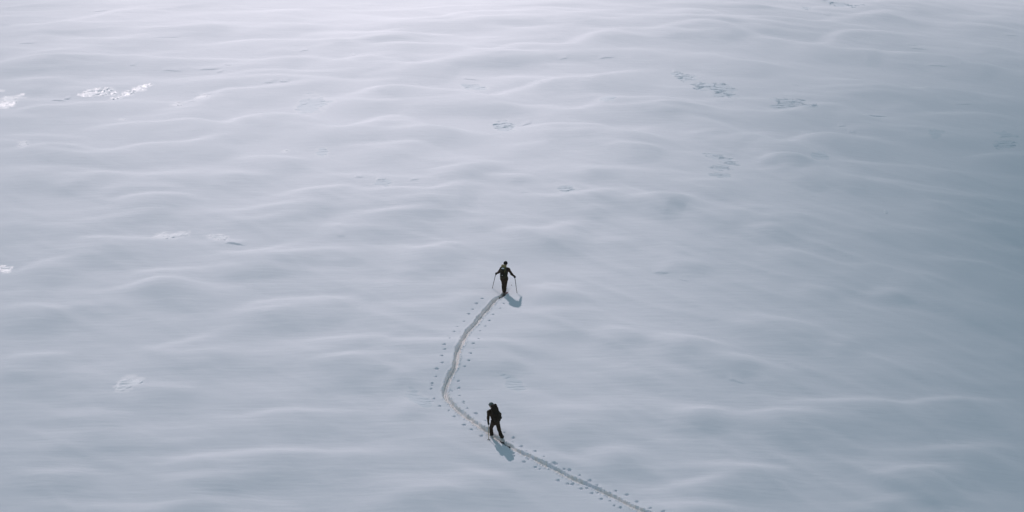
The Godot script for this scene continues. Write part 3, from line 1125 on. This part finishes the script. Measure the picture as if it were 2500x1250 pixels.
func head_prims(c: Vector3, face: Vector3, up: Vector3) -> Array:
	var f := face.normalized()
	var s := f.cross(up).normalized()
	var u := s.cross(f).normalized()
	var P := func(a: float, b: float, d: float) -> Vector3:   # side, up, forward
		return c + s * a + u * b + f * d
	var out := []
	out.append(cap(P.call(0, 0.035, -0.028), P.call(0, 0.030, 0.018), 0.082, 0.076))
	out.append(cap(P.call(0, -0.03, 0.02), P.call(0, -0.075, 0.048), 0.060, 0.034))
	for e in [-1.0, 1.0]:
		out.append(cap(P.call(0.045 * e, -0.055, 0.01), P.call(0.018 * e, -0.088, 0.056), 0.022, 0.016))
		out.append(cap(P.call(0.078 * e, 0.012, -0.012), P.call(0.077 * e, -0.025, -0.008), 0.013, 0.009))
		out.append(cap(P.call(0.030 * e, 0.022, 0.072), P.call(0.048 * e, 0.018, 0.060), 0.013, 0.011))
		out.append(cap(P.call(0.040 * e, -0.026, 0.062), P.call(0.030 * e, -0.04, 0.062), 0.017, 0.013))
	out.append(cap(P.call(0, 0.012, 0.084), P.call(0, -0.026, 0.104), 0.009, 0.013))
	out.append(cap(P.call(-0.016, -0.054, 0.080), P.call(0.016, -0.054, 0.080), 0.009, 0.009))
	out.append(cap(P.call(-0.014, -0.066, 0.078), P.call(0.014, -0.066, 0.078), 0.008, 0.008))
	return out

func make_skier(at: Vector3, J: Dictionary, look: Dictionary) -> void:
	var p := thing("person", look.label, "person", at, "ski tourers climbing the snowfield")
	var side: Vector3 = (J.rsh - J.lsh).normalized()
	var up: Vector3 = (J.neck - J.hip).normalized()
	var back: Vector3 = side.cross(up).normalized()     # points to the back of the figure
	if back.dot(Vector3(J.fwd.x, 0, J.fwd.y)) > 0.0:
		back = -back
	var torso := func(g: float) -> Array:
		var o := []
		o.append(cap(J.lhip + side * 0.02, J.rhip - side * 0.02, 0.105 + g, 0.105 + g))
		var mid: Vector3 = J.hip.lerp(J.neck, 0.42)
		o.append(cap(J.hip - side * 0.045, mid - side * 0.045, 0.105 + g, 0.098 + g))
		o.append(cap(J.hip + side * 0.045, mid + side * 0.045, 0.105 + g, 0.098 + g))
		var chest: Vector3 = J.hip.lerp(J.neck, 0.74)
		o.append(cap(mid - side * 0.04, chest - side * 0.07, 0.10 + g, 0.108 + g))
		o.append(cap(mid + side * 0.04, chest + side * 0.07, 0.10 + g, 0.108 + g))
		o.append(cap(J.lsh, J.rsh, 0.066 + g, 0.066 + g))
		return o
	var arms := func(g: float) -> Array:
		var o := []
		for s in ["l", "r"]:
			var sh: Vector3 = J[s + "sh"]
			var el: Vector3 = J[s + "el"]
			var ha: Vector3 = J[s + "hand"]
			var wr: Vector3 = ha + (el - ha).normalized() * 0.10
			o.append_array(limb(sh, el, wr, [0.058 + g, 0.046 + g, 0.034 + g]))
		return o
	var legs := func(g: float) -> Array:
		var o := []
		for s in ["l", "r"]:
			var low: Vector3 = J[s + "an"].lerp(J[s + "kn"], 0.22 if g > 0.0 else 0.0)
			o.append_array(limb(J[s + "hip"], J[s + "kn"], low, [0.092 + g, 0.066 + g, 0.046 + g]))
			var calf: Vector3 = J[s + "kn"].lerp(J[s + "an"], 0.32) + back * 0.012
			o.append(cap(calf, calf + Vector3(0, -0.08, 0), 0.062 + g, 0.055 + g))
		return o
	# body: one continuous figure under the clothes, with neck, hands left to the gloves, feet to the boots
	var bones: Array = torso.call(-0.006)
	bones.append_array(arms.call(-0.006))
	bones.append_array(legs.call(-0.006))
	bones.append(cap(J.neck, J.head - up * 0.05, 0.058, 0.052))
	for s in ["l", "r"]:
		bones.append(cap(J[s + "hand"] + (J[s + "el"] - J[s + "hand"]).normalized() * 0.10, J[s + "hand"] + (J[s + "el"] - J[s + "hand"]).normalized() * 0.05, 0.026, 0.022))
	put("body", blob(bones, 0.016, 0.03), mats.skin, p)
	var face: Vector3 = J.face
	var hd := put("head", blob(head_prims(J.head, face, Vector3.UP), 0.006, 0.018), mats.skin, p)
	var hs := face.cross(Vector3.UP).normalized()
	var hu := hs.cross(face).normalized()
	# dark glasses across the eyes
	var gl := []
	for e in [-1.0, 1.0]:
		gl.append(cap(J.head + hs * 0.020 * e + hu * 0.008 + face * 0.086, J.head + hs * 0.046 * e + hu * 0.008 + face * 0.070, 0.018, 0.018))
		gl.append(cap(J.head + hs * 0.055 * e + hu * 0.010 + face * 0.060, J.head + hs * 0.083 * e + hu * 0.012 + face * -0.01, 0.006, 0.005))
	put("sunglasses", blob(gl, 0.005, 0.006), mats.rubber, hd)
	# jacket with collar and hem
	var jk: Array = torso.call(0.012)
	jk.append_array(arms.call(0.012))
	jk.append(cap(J.neck - up * 0.02, J.neck + up * 0.05, 0.072, 0.068))
	jk.append(cap(J.lhip - up * 0.05 + side * 0.01, J.rhip - up * 0.05 - side * 0.01, 0.124, 0.124))
	put("jacket", blob(jk, 0.014, 0.035, null, 0.010), mats.jacket, p)
	# trousers
	var tr: Array = legs.call(0.016)
	tr.append(cap(J.lhip, J.rhip, 0.112, 0.112))
	for s in ["l", "r"]:
		var an: Vector3 = J[s + "an"]
		tr.append(cap(J[s + "kn"].lerp(an, 0.55), an + Vector3(0, 0.135, 0), 0.078, 0.084))
	put("trousers", blob(tr, 0.014, 0.03, null, 0.010), mats.trousers, p)
	# gloves
	for s in ["l", "r"]:
		put("glove", blob(glove_prims(J[s + "hand"], J[s + "top"] - J[s + "tip"], J[s + "el"]), 0.0045, 0.006), mats.glove, p)
	# boots
	var f3 := Vector3(J.fwd.x, 0, J.fwd.y)
	for s in ["l", "r"]:
		var an: Vector3 = J[s + "an"]
		var lift: float = J[s + "lift"]
		var heel: Vector3 = an - f3 * 0.055 + Vector3(0, -0.085, 0)
		var toe: Vector3 = an + f3 * 0.185 + Vector3(0, -0.085 - lift, 0)
		var kn: Vector3 = (J[s + "kn"] - an).normalized()
		var sh := [cap(heel + Vector3(0, 0.03, 0), toe + Vector3(0, 0.018, 0), 0.052, 0.046), cap(heel + Vector3(0, 0.05, 0) + f3 * 0.02, an + kn * 0.13, 0.056, 0.072), cap(an + f3 * 0.03 - Vector3(0, 0.02, 0), toe + Vector3(0, 0.03, 0) - f3 * 0.05, 0.058, 0.044)]
		var bt := put("boot", blob(sh, 0.008, 0.02), look.boot, p)
		put("sole", blob([cap(heel - Vector3(0, 0.012, 0), toe - Vector3(0, 0.018, 0), 0.026, 0.022), cap(heel - Vector3(0, 0.012, 0) + side * 0.018, toe - Vector3(0, 0.018, 0) + side * 0.018, 0.022, 0.02), cap(heel - Vector3(0, 0.012, 0) - side * 0.018, toe - Vector3(0, 0.018, 0) - side * 0.018, 0.022, 0.02)], 0.008, 0.01), mats.sole, bt)
		for b in 2:
			var cc: Vector3 = an + kn * (0.02 + 0.055 * b)
			var ring := []
			for k in 9:
				var th := TAU * k / 8.0
				ring.append(cc + (f3 * cos(th) + side * sin(th)) * (0.066 + 0.005 * b) + f3 * 0.012)
			var rr := []
			for k in 9:
				rr.append(0.006)
			put("buckle", tube(ring, rr, 6), mats.metal, bt)
	# hat
	var crown := [cap(J.head + hu * 0.055 - face * 0.026, J.head + hu * 0.052 + face * 0.014, 0.088, 0.082), cap(J.head + hu * 0.02 - face * 0.03, J.head + hu * 0.02 + face * 0.01, 0.090, 0.086)]
	var cutp := Plane((-hu + face * 0.25).normalized(), (-hu + face * 0.25).normalized().dot(J.head + hu * 0.012))
	var hat := put(look.hat_name, blob(crown, 0.007, 0.03, cutp), look.hat, p)
	var band := []
	var br := []
	for k in 17:
		var th := TAU * k / 16.0
		band.append(J.head + hu * (0.016 + 0.026 * cos(th)) + face * (0.100 * cos(th) - 0.008) + hs * 0.094 * sin(th))
		br.append(0.011)
	put("hat_band", tube(band, br, 8), look.hat, hat)
	if look.has("brim"):
		var pk := []
		for e in range(-3, 4):
			var th := e * 0.24
			var dirv: Vector3 = face * cos(th) + hs * sin(th)
			pk.append(cap(J.head + hu * 0.042 + dirv * 0.085, J.head + hu * 0.026 + dirv * (0.150 - 0.008 * absf(e)), 0.006, 0.004))
		put("brim", blob(pk, 0.005, 0.012), look.hat, hat)
	# backpack: worn, but a thing of its own
	make_pack(at, J, look, side, up, back)
	# poles
	for s in ["l", "r"]:
		make_pole(at, J[s + "tip"], J[s + "hand"], look["pole_" + s], look.pole_mat)
	# skis
	for s in ["l", "r"]:
		make_ski(at, J[s + "foot"], J.fwd, J[s + "ski_y"], look["ski_" + s], look.ski_mat)

func make_pack(at: Vector3, J: Dictionary, look: Dictionary, side: Vector3, up: Vector3, back: Vector3) -> void:
	var pk := thing("backpack", look.pack_label, "backpack", at, "backpacks on the ski tourers")
	var o: Vector3 = J.hip.lerp(J.neck, 0.5) + back * 0.215
	var sc: float = look.pack_h
	var wide: float = look.get("pack_w", 1.0)
	var P := func(a: float, b: float, c: float) -> Vector3:
		return o + side * a * wide + up * b + back * c
	var bag := []
	for e in [-1.0, 1.0]:
		bag.append(cap(P.call(0.065 * e, -0.20, 0.0), P.call(0.075 * e, 0.22 * sc, -0.005), 0.092, 0.088))
		bag.append(cap(P.call(0.05 * e, -0.17, 0.035), P.call(0.05 * e, 0.10 * sc, 0.035), 0.085, 0.078))
	bag.append(cap(P.call(0, -0.20, 0.01), P.call(0, 0.24 * sc, 0.0), 0.10, 0.094))
	var b := put("bag", blob(bag, 0.013, 0.03, null, 0.012), look.pack, pk)
	# lid
	var lid := []
	for e in [-1.0, 1.0]:
		lid.append(cap(P.call(0.06 * e, 0.32 * sc, -0.045), P.call(0.055 * e, 0.29 * sc, 0.05), 0.066, 0.06))
	lid.append(cap(P.call(-0.06, 0.33 * sc, 0), P.call(0.06, 0.33 * sc, 0), 0.07, 0.07))
	put("lid", blob(lid, 0.012, 0.03, null, 0.010), look.pack_lid, pk)
	# front pocket
	var fp := [cap(P.call(-0.045, -0.17, 0.105), P.call(-0.04, 0.0, 0.105), 0.04, 0.036), cap(P.call(0.045, -0.17, 0.105), P.call(0.04, 0.0, 0.105), 0.04, 0.036), cap(P.call(0, -0.17, 0.11), P.call(0, 0.0, 0.11), 0.042, 0.038)]
	put("pocket", blob(fp, 0.011, 0.02, null, 0.006), mats.pack_dark, pk)
	# side pocket with bottle bulge
	put("side_pocket", blob([cap(P.call(0.165, -0.17, 0.0), P.call(0.165, -0.02, 0.0), 0.045, 0.038)], 0.01, 0.01), look.pack, pk)
	# shoulder straps and hip belt
	for e in ["l", "r"]:
		var sg := -1.0 if e == "l" else 1.0
		var sh: Vector3 = J[e + "sh"] - side * sg * 0.07
		var pts := [P.call(0.07 * sg, 0.22 * sc, -0.08), sh + up * 0.085 + back * 0.03, sh + up * 0.06 - back * 0.085, sh - up * 0.12 - back * 0.135, J.hip.lerp(J.neck, 0.45) + side * sg * 0.14 - back * 0.05, P.call(0.13 * sg, -0.17, -0.06)]
		put("shoulder_strap", tube(pts, [0.022, 0.024, 0.024, 0.022, 0.014, 0.012], 8), look.pack_lid, pk)
	var belt := []
	var brr := []
	for k in 17:
		var th := TAU * k / 16.0
		belt.append(J.hip + up * 0.06 + side * 0.185 * cos(th) - back * 0.145 * sin(th))
		brr.append(0.02)
	put("hip_belt", tube(belt, brr, 8), mats.pack_dark, pk)
	# compression straps
	for k in 2:
		var bb: float = -0.10 + 0.2 * k
		var pts := []
		var rr := []
		for q in 9:
			var th := PI * q / 8.0
			pts.append(P.call(0.178 * cos(th), bb, 0.010 + 0.128 * sin(th)))
			rr.append(0.006)
		put("strap", tube(pts, rr, 6), mats.rubber, b)
	if look.has("patch"):
		put("white_patch", blob([cap(P.call(-0.055, 0.20, 0.085), P.call(0.035, 0.205, 0.088), 0.026, 0.024), cap(P.call(-0.03, 0.22, 0.075), P.call(0.015, 0.225, 0.075), 0.026, 0.026)], 0.007, 0.012), mats.white, pk)
		put("clip", blob([cap(P.call(-0.012, -0.135, 0.147), P.call(0.006, -0.14, 0.147), 0.013, 0.012)], 0.005, 0.005), mats.white, pk)
		put("pale_strap", tube([P.call(0.095, 0.28, 0.06), P.call(0.105, 0.16, 0.095), P.call(0.105, 0.02, 0.10)], [0.014, 0.015, 0.012], 8), mats.pack_olive, pk)

func make_pole(at: Vector3, tip: Vector3, hand: Vector3, label: String, shaft: Material) -> void:
	var d := (hand - tip).normalized()
	var o := thing("ski_pole", label, "ski pole", at + tip, "ski poles held by the tourers")
	var l := (hand - tip).length()
	put("shaft", tube([d * 0.0, d * (l * 0.45), d * (l * 0.46), d * (l - 0.05)], [0.0125, 0.013, 0.014, 0.014], 10), shaft, o)
	put("tip", tube([-d * 0.045, Vector3.ZERO], [0.003, 0.007], 8), mats.metal, o)
	put("grip", tube([d * (l - 0.10), d * (l - 0.07), d * l, d * (l + 0.06), d * (l + 0.075), d * (l + 0.09)], [0.011, 0.015, 0.0155, 0.016, 0.021, 0.012], 12), mats.rubber, o)
	var u := d.cross(Vector3(0.2, 0.1, 0.9)).normalized()
	var w := d.cross(u)
	var ring := []
	var rr := []
	for k in 17:
		var th := TAU * k / 16.0
		ring.append(d * 0.055 + (u * cos(th) + w * sin(th)) * 0.058)
		rr.append(0.008)
	var bk := put("basket", tube(ring, rr, 6), mats.rubber, o)
	for k in 4:
		var th := TAU * k / 4.0
		put("spoke", tube([d * 0.065, d * 0.055 + (u * cos(th) + w * sin(th)) * 0.058], [0.006, 0.005], 6), mats.rubber, bk)
	var loop := []
	var lr := []
	for k in 13:
		var th := TAU * k / 12.0
		loop.append(d * (l + 0.05) + u * 0.028 + u * 0.030 * cos(th) - d * 0.055 * (1.0 + sin(th)))
		lr.append(0.004)
	put("wrist_strap", tube(loop, lr, 6), mats.rubber, o)

func make_ski(at: Vector3, foot: Vector3, fwd: Vector2, ys: Array, label: String, top: Material) -> void:
	# foot: under the ankle; ys: heights of tail, foot and tip over the foot plane
	var o := thing("ski", label, "ski", at + foot, "skis on the feet of the tourers")
	var f := Vector3(fwd.x, 0, fwd.y)
	var s := f.cross(Vector3.UP).normalized()
	var secs := 22
	var tail := -0.60
	var tip := 1.02
	var make := func(y0: float, y1: float, grow: float, m: Material, called: String) -> void:
		var st := SurfaceTool.new()
		st.begin(Mesh.PRIMITIVE_TRIANGLES)
		st.set_smooth_group(-1)
		var prev: Array = []
		for i in secs + 1:
			var t := float(i) / secs
			var d := lerpf(tail, tip, t)
			var w := lerpf(0.047, 0.060, pow(absf(t - 0.45) / 0.55, 1.6)) + grow
			if t > 0.93:
				w *= sqrt(maxf(0.02, 1.0 - pow((t - 0.93) / 0.07, 2.0)))
			if t < 0.03:
				w *= 0.7 + 10.0 * t
			var y: float = lerpf(ys[0], ys[1], clampf((d - tail) / -tail, 0, 1)) if d < 0 else lerpf(ys[1], ys[2], clampf(d / tip, 0, 1))
			y += 0.085 * pow(maxf(0.0, (t - 0.84) / 0.16), 2.0) + 0.02 * pow(maxf(0.0, (0.06 - t) / 0.06), 2.0)
			var c := f * d + Vector3(0, y, 0)
			var ring := [c - s * w + Vector3(0, y0, 0), c - s * w + Vector3(0, y1 - 0.003, 0), c - s * (w - 0.004) + Vector3(0, y1, 0), c + s * (w - 0.004) + Vector3(0, y1, 0), c + s * w + Vector3(0, y1 - 0.003, 0), c + s * w + Vector3(0, y0, 0)]
			if i > 0:
				for k in 6:
					var k2 := (k + 1) % 6
					for p in [prev[k], prev[k2], ring[k], prev[k2], ring[k2], ring[k]]:
						st.add_vertex(p)
			if i == 0 or i == secs:
				for k in range(1, 5):
					for p in ([ring[0], ring[k], ring[k + 1]] if i == secs else [ring[0], ring[k + 1], ring[k]]):
						st.add_vertex(p)
			prev = ring
		st.generate_normals()
		put(called, st.commit(), m, o)
	make.call(0.004, 0.018, 0.0, top, "board")
	make.call(0.0, 0.0035, -0.004, mats.skin_plush, "climbing_skin")
	put("tail_cap", block(f * (tail + 0.03) + Vector3(0, ys[0] + 0.028, 0), s, Vector3.UP, f, Vector3(0.085, 0.034, 0.10), 0.008), mats.rubber, o)
	var yf: float = ys[1]
	var tb := put("toe_binding", block(f * 0.185 + Vector3(0, yf + 0.032, 0), s, Vector3.UP, f, Vector3(0.06, 0.028, 0.08), 0.006), mats.dark_metal, o)
	for e in [-1.0, 1.0]:
		put("binding_arm", block(f * 0.18 + s * 0.034 * e + Vector3(0, yf + 0.05, 0), s, Vector3.UP, f, Vector3(0.012, 0.04, 0.03), 0.003), mats.metal, tb)
	var hb := put("heel_binding", block(f * -0.10 + Vector3(0, yf + 0.036, 0), s, Vector3.UP, f, Vector3(0.055, 0.036, 0.07), 0.006), mats.dark_metal, o)
	put("heel_riser", block(f * -0.075 + Vector3(0, yf + 0.066, 0), s, Vector3.UP, f, Vector3(0.04, 0.024, 0.018), 0.003), mats.metal, hb)

func build_skiers() -> void:
	var V := func(x: float, y: float, z: float) -> Vector3:
		return Vector3(x, y, z)
	# upper tourer, seen from behind, breaking trail
	var fa := skier_a_dir()
	var A := {
		fwd = fa, hip = V.call(0.0, 0.95, -0.13), neck = V.call(0.035, 1.40, -0.33), head = V.call(0.07, 1.585, -0.40), face = V.call(0.30, -0.12, -0.94).normalized(),
		lhip = V.call(-0.085, 0.93, -0.165), rhip = V.call(0.085, 0.93, -0.10), lkn = V.call(-0.045, 0.55, -0.38), rkn = V.call(0.05, 0.53, -0.12),
		lan = V.call(-0.035, 0.125, -0.30), ran = V.call(0.0, 0.135, 0.0), lsh = V.call(-0.14, 1.345, -0.375), rsh = V.call(0.215, 1.345, -0.26),
		lel = V.call(-0.28, 1.09, -0.46), rel = V.call(0.37, 1.09, -0.26), lhand = V.call(-0.42, 0.95, -0.60), rhand = V.call(0.52, 0.90, -0.35),
		ltip = V.call(-0.61, 0.06, -0.60), rtip = V.call(0.645, 0.05, 0.0), lfoot = V.call(-0.035, 0.0, -0.30), rfoot = V.call(0.0, 0.0, 0.0),
		llift = 0.0, rlift = 0.01, lski_y = [0.0, 0.0, 0.11], rski_y = [-0.015, 0.0, 0.10],
	}
	A.ltop = A.lhand
	A.rtop = A.rhand
	make_skier(skier_a - Vector3(0, TRENCH * 1.15, 0), A, {
		label = "person in dark clothes and beanie skiing uphill with arms spread, olive pack on back", boot = mats.boot_a, hat = mats.hat_a, hat_name = "beanie", pack = mats.pack_a, pack_lid = mats.pack_olive, patch = true, pack_h = 1.0,
		pack_label = "olive backpack with a white patch, worn by the tourer in the beanie", pole_mat = mats.pole_dark, ski_mat = mats.ski_a,
		pole_l = "dark ski pole in the left hand of the tourer with olive pack", pole_r = "dark ski pole in the right hand of the tourer with olive pack",
		ski_l = "forward ski of the tourer with olive pack, mostly behind the leg", ski_r = "rear ski of the tourer with olive pack, its tail at the trench end",
	})
	# lower tourer, striding up the track to the left
	var fb := skier_b_dir()
	var B := {
		fwd = fb, hip = V.call(-0.29, 0.93, -0.20), neck = V.call(-0.405, 1.38, -0.36), head = V.call(-0.455, 1.56, -0.40), face = V.call(-0.82, -0.18, -0.50).normalized(),
		lhip = V.call(-0.37, 0.91, -0.15), rhip = V.call(-0.215, 0.91, -0.25), lkn = V.call(-0.465, 0.53, -0.34), rkn = V.call(-0.13, 0.53, -0.22),
		lan = V.call(-0.435, 0.125, -0.31), ran = V.call(0.0, 0.165, 0.0), lsh = V.call(-0.56, 1.32, -0.26), rsh = V.call(-0.25, 1.32, -0.46),
		lel = V.call(-0.585, 1.045, -0.26), rel = V.call(-0.09, 1.07, -0.54), lhand = V.call(-0.575, 0.775, -0.26), rhand = V.call(-0.25, 0.99, -0.74),
		ltip = V.call(-0.56, 0.10, 0.0), rtip = V.call(-0.06, 0.12, -0.80), lfoot = V.call(-0.435, 0.0, -0.31), rfoot = V.call(0.0, 0.0, 0.0),
		llift = 0.0, rlift = 0.045, lski_y = [0.02, 0.0, 0.03], rski_y = [0.02, 0.0, 0.02],
	}
	for key in B:
		if B[key] is Vector3 and key != "face":
			B[key] *= 1.05
	B.ltop = B.lhand
	B.rtop = B.rhand
	make_skier(skier_b - Vector3(0, TRENCH * 0.92, 0), B, {
		label = "person in dark clothes and grey-green peaked cap striding up the ski track, big dark pack", boot = mats.boot_b, hat = mats.hat_b, hat_name = "cap", brim = true, pack = mats.pack_dark, pack_lid = mats.pack_dark, pack_h = 1.32, pack_w = 1.2,
		pack_label = "tall dark backpack worn by the tourer in the grey-green cap", pole_mat = mats.pole_gold, ski_mat = mats.ski_b,
		pole_l = "tan ski pole in the left hand of the tourer in the cap", pole_r = "tan ski pole hidden in front of the tourer in the cap",
		ski_l = "leading grey ski of the tourer in the cap", ski_r = "trailing grey ski of the tourer in the cap, under the raised heel",
	})

# ------------------------------------------------------------------ unseen clouds, added to shade parts of the slope
# area: corner points of the shade it throws on the slope; its puffs float at that height up the sun's path
func build_added_cloud(area: PackedVector2Array, height: float, puff: float, sd: int) -> void:
	var r := RandomNumberGenerator.new()
	r.seed = sd
	var o := Node3D.new()
	o.name = "added_cloud"
	o.set_meta("kind", "structure")
	add_child(o, true)
	o.position = Vector3(0, 0, -100) + sun_dir * (height / sun_dir.y)
	var sph := SphereMesh.new()
	sph.radius = 1.0
	sph.height = 2.0
	sph.radial_segments = 18
	sph.rings = 9
	var box := Rect2(area[0], Vector2.ZERO)
	for p in area:
		box = box.expand(p)
	var step := puff * 0.95
	for a in int(box.size.x / step) + 1:
		for b in int(box.size.y / step) + 1:
			var p := box.position + Vector2(a + r.randf_range(-0.25, 0.25), b + r.randf_range(-0.25, 0.25)) * step
			var s := puff * r.randf_range(0.75, 1.1)
			if not Geometry2D.is_point_in_polygon(p, area):
				continue
			var m := put("puff", sph, mats.added_cloud, o)
			m.position = Vector3(p.x, r.randf_range(-0.2, 0.3) * s, p.y + 100.0)
			m.scale = Vector3(s, s * 0.45, s)

func _ready() -> void:
	rng.seed = 7
	# camera
	var cam := Camera3D.new()
	cam.name = "camera"
	cam.fov = rad_to_deg(2.0 * atan(625.0 / FOCAL))
	cam.position = Vector3(0, CAM_H, 0)
	cam.rotation_degrees = Vector3(-PITCH, 0, 0)
	cam.near = 0.5
	cam.far = 40000.0
	add_child(cam)
	cam.current = true
	# sky
	var sky_m := ProceduralSkyMaterial.new()
	sky_m.sky_top_color = Color(0.465, 0.55, 0.60)
	sky_m.sky_horizon_color = Color(0.68, 0.765, 0.80)
	sky_m.sky_curve = 0.18
	sky_m.ground_bottom_color = Color(0.6, 0.63, 0.68)
	sky_m.ground_horizon_color = Color(0.66, 0.72, 0.80)
	sky_m.sun_angle_max = 1.0
	var sky := Sky.new()
	sky.sky_material = sky_m
	var env := Environment.new()
	env.background_mode = Environment.BG_SKY
	env.sky = sky
	env.background_energy_multiplier = 0.98
	env.tonemap_mode = Environment.TONE_MAPPER_LINEAR
	env.tonemap_exposure = 0.99
	env.sdfgi_enabled = true
	env.ssao_enabled = true
	env.ssil_enabled = true
	var we := WorldEnvironment.new()
	we.name = "world_environment"
	we.environment = env
	add_child(we)
	# sun: high, beyond the slope and a little to the left
	var sun := DirectionalLight3D.new()
	sun.name = "sun"
	sun.light_energy = 1.5
	sun.light_color = Color(1.0, 0.936, 0.942)
	sun.light_angular_distance = 0.5
	sun.shadow_enabled = true
	sun.directional_shadow_max_distance = 400.0
	add_child(sun)
	sun_dir = sun_dir.normalized()
	sun.look_at_from_position(Vector3.ZERO, -sun_dir, Vector3.UP)
	# setting
	build_materials()
	build_heights()
	print("heights done")
	skier_a = to_ground(1231.0, 717.5)
	skier_b = to_ground(1226.0, 1076.0)
	build_relief()
	build_snow()
	print("snow done")
	# three unseen clouds, added towards the sun: their blurred edges dim the near slope and its two sides
	build_added_cloud(PackedVector2Array([Vector2(-170, -60), Vector2(170, -46), Vector2(170, 70), Vector2(-170, 70)]), 6800.0, 16.0, 5)
	build_added_cloud(PackedVector2Array([Vector2(42, -180), Vector2(9, -136), Vector2(5, -100), Vector2(35, -46), Vector2(120, -46), Vector2(120, -180)]), 4600.0, 12.0, 6)
	build_added_cloud(PackedVector2Array([Vector2(-44, -172), Vector2(-35, -130), Vector2(-32, -28), Vector2(-160, -28), Vector2(-160, -170)]), 4800.0, 11.0, 9)
	build_skiers()
	print("skiers done")
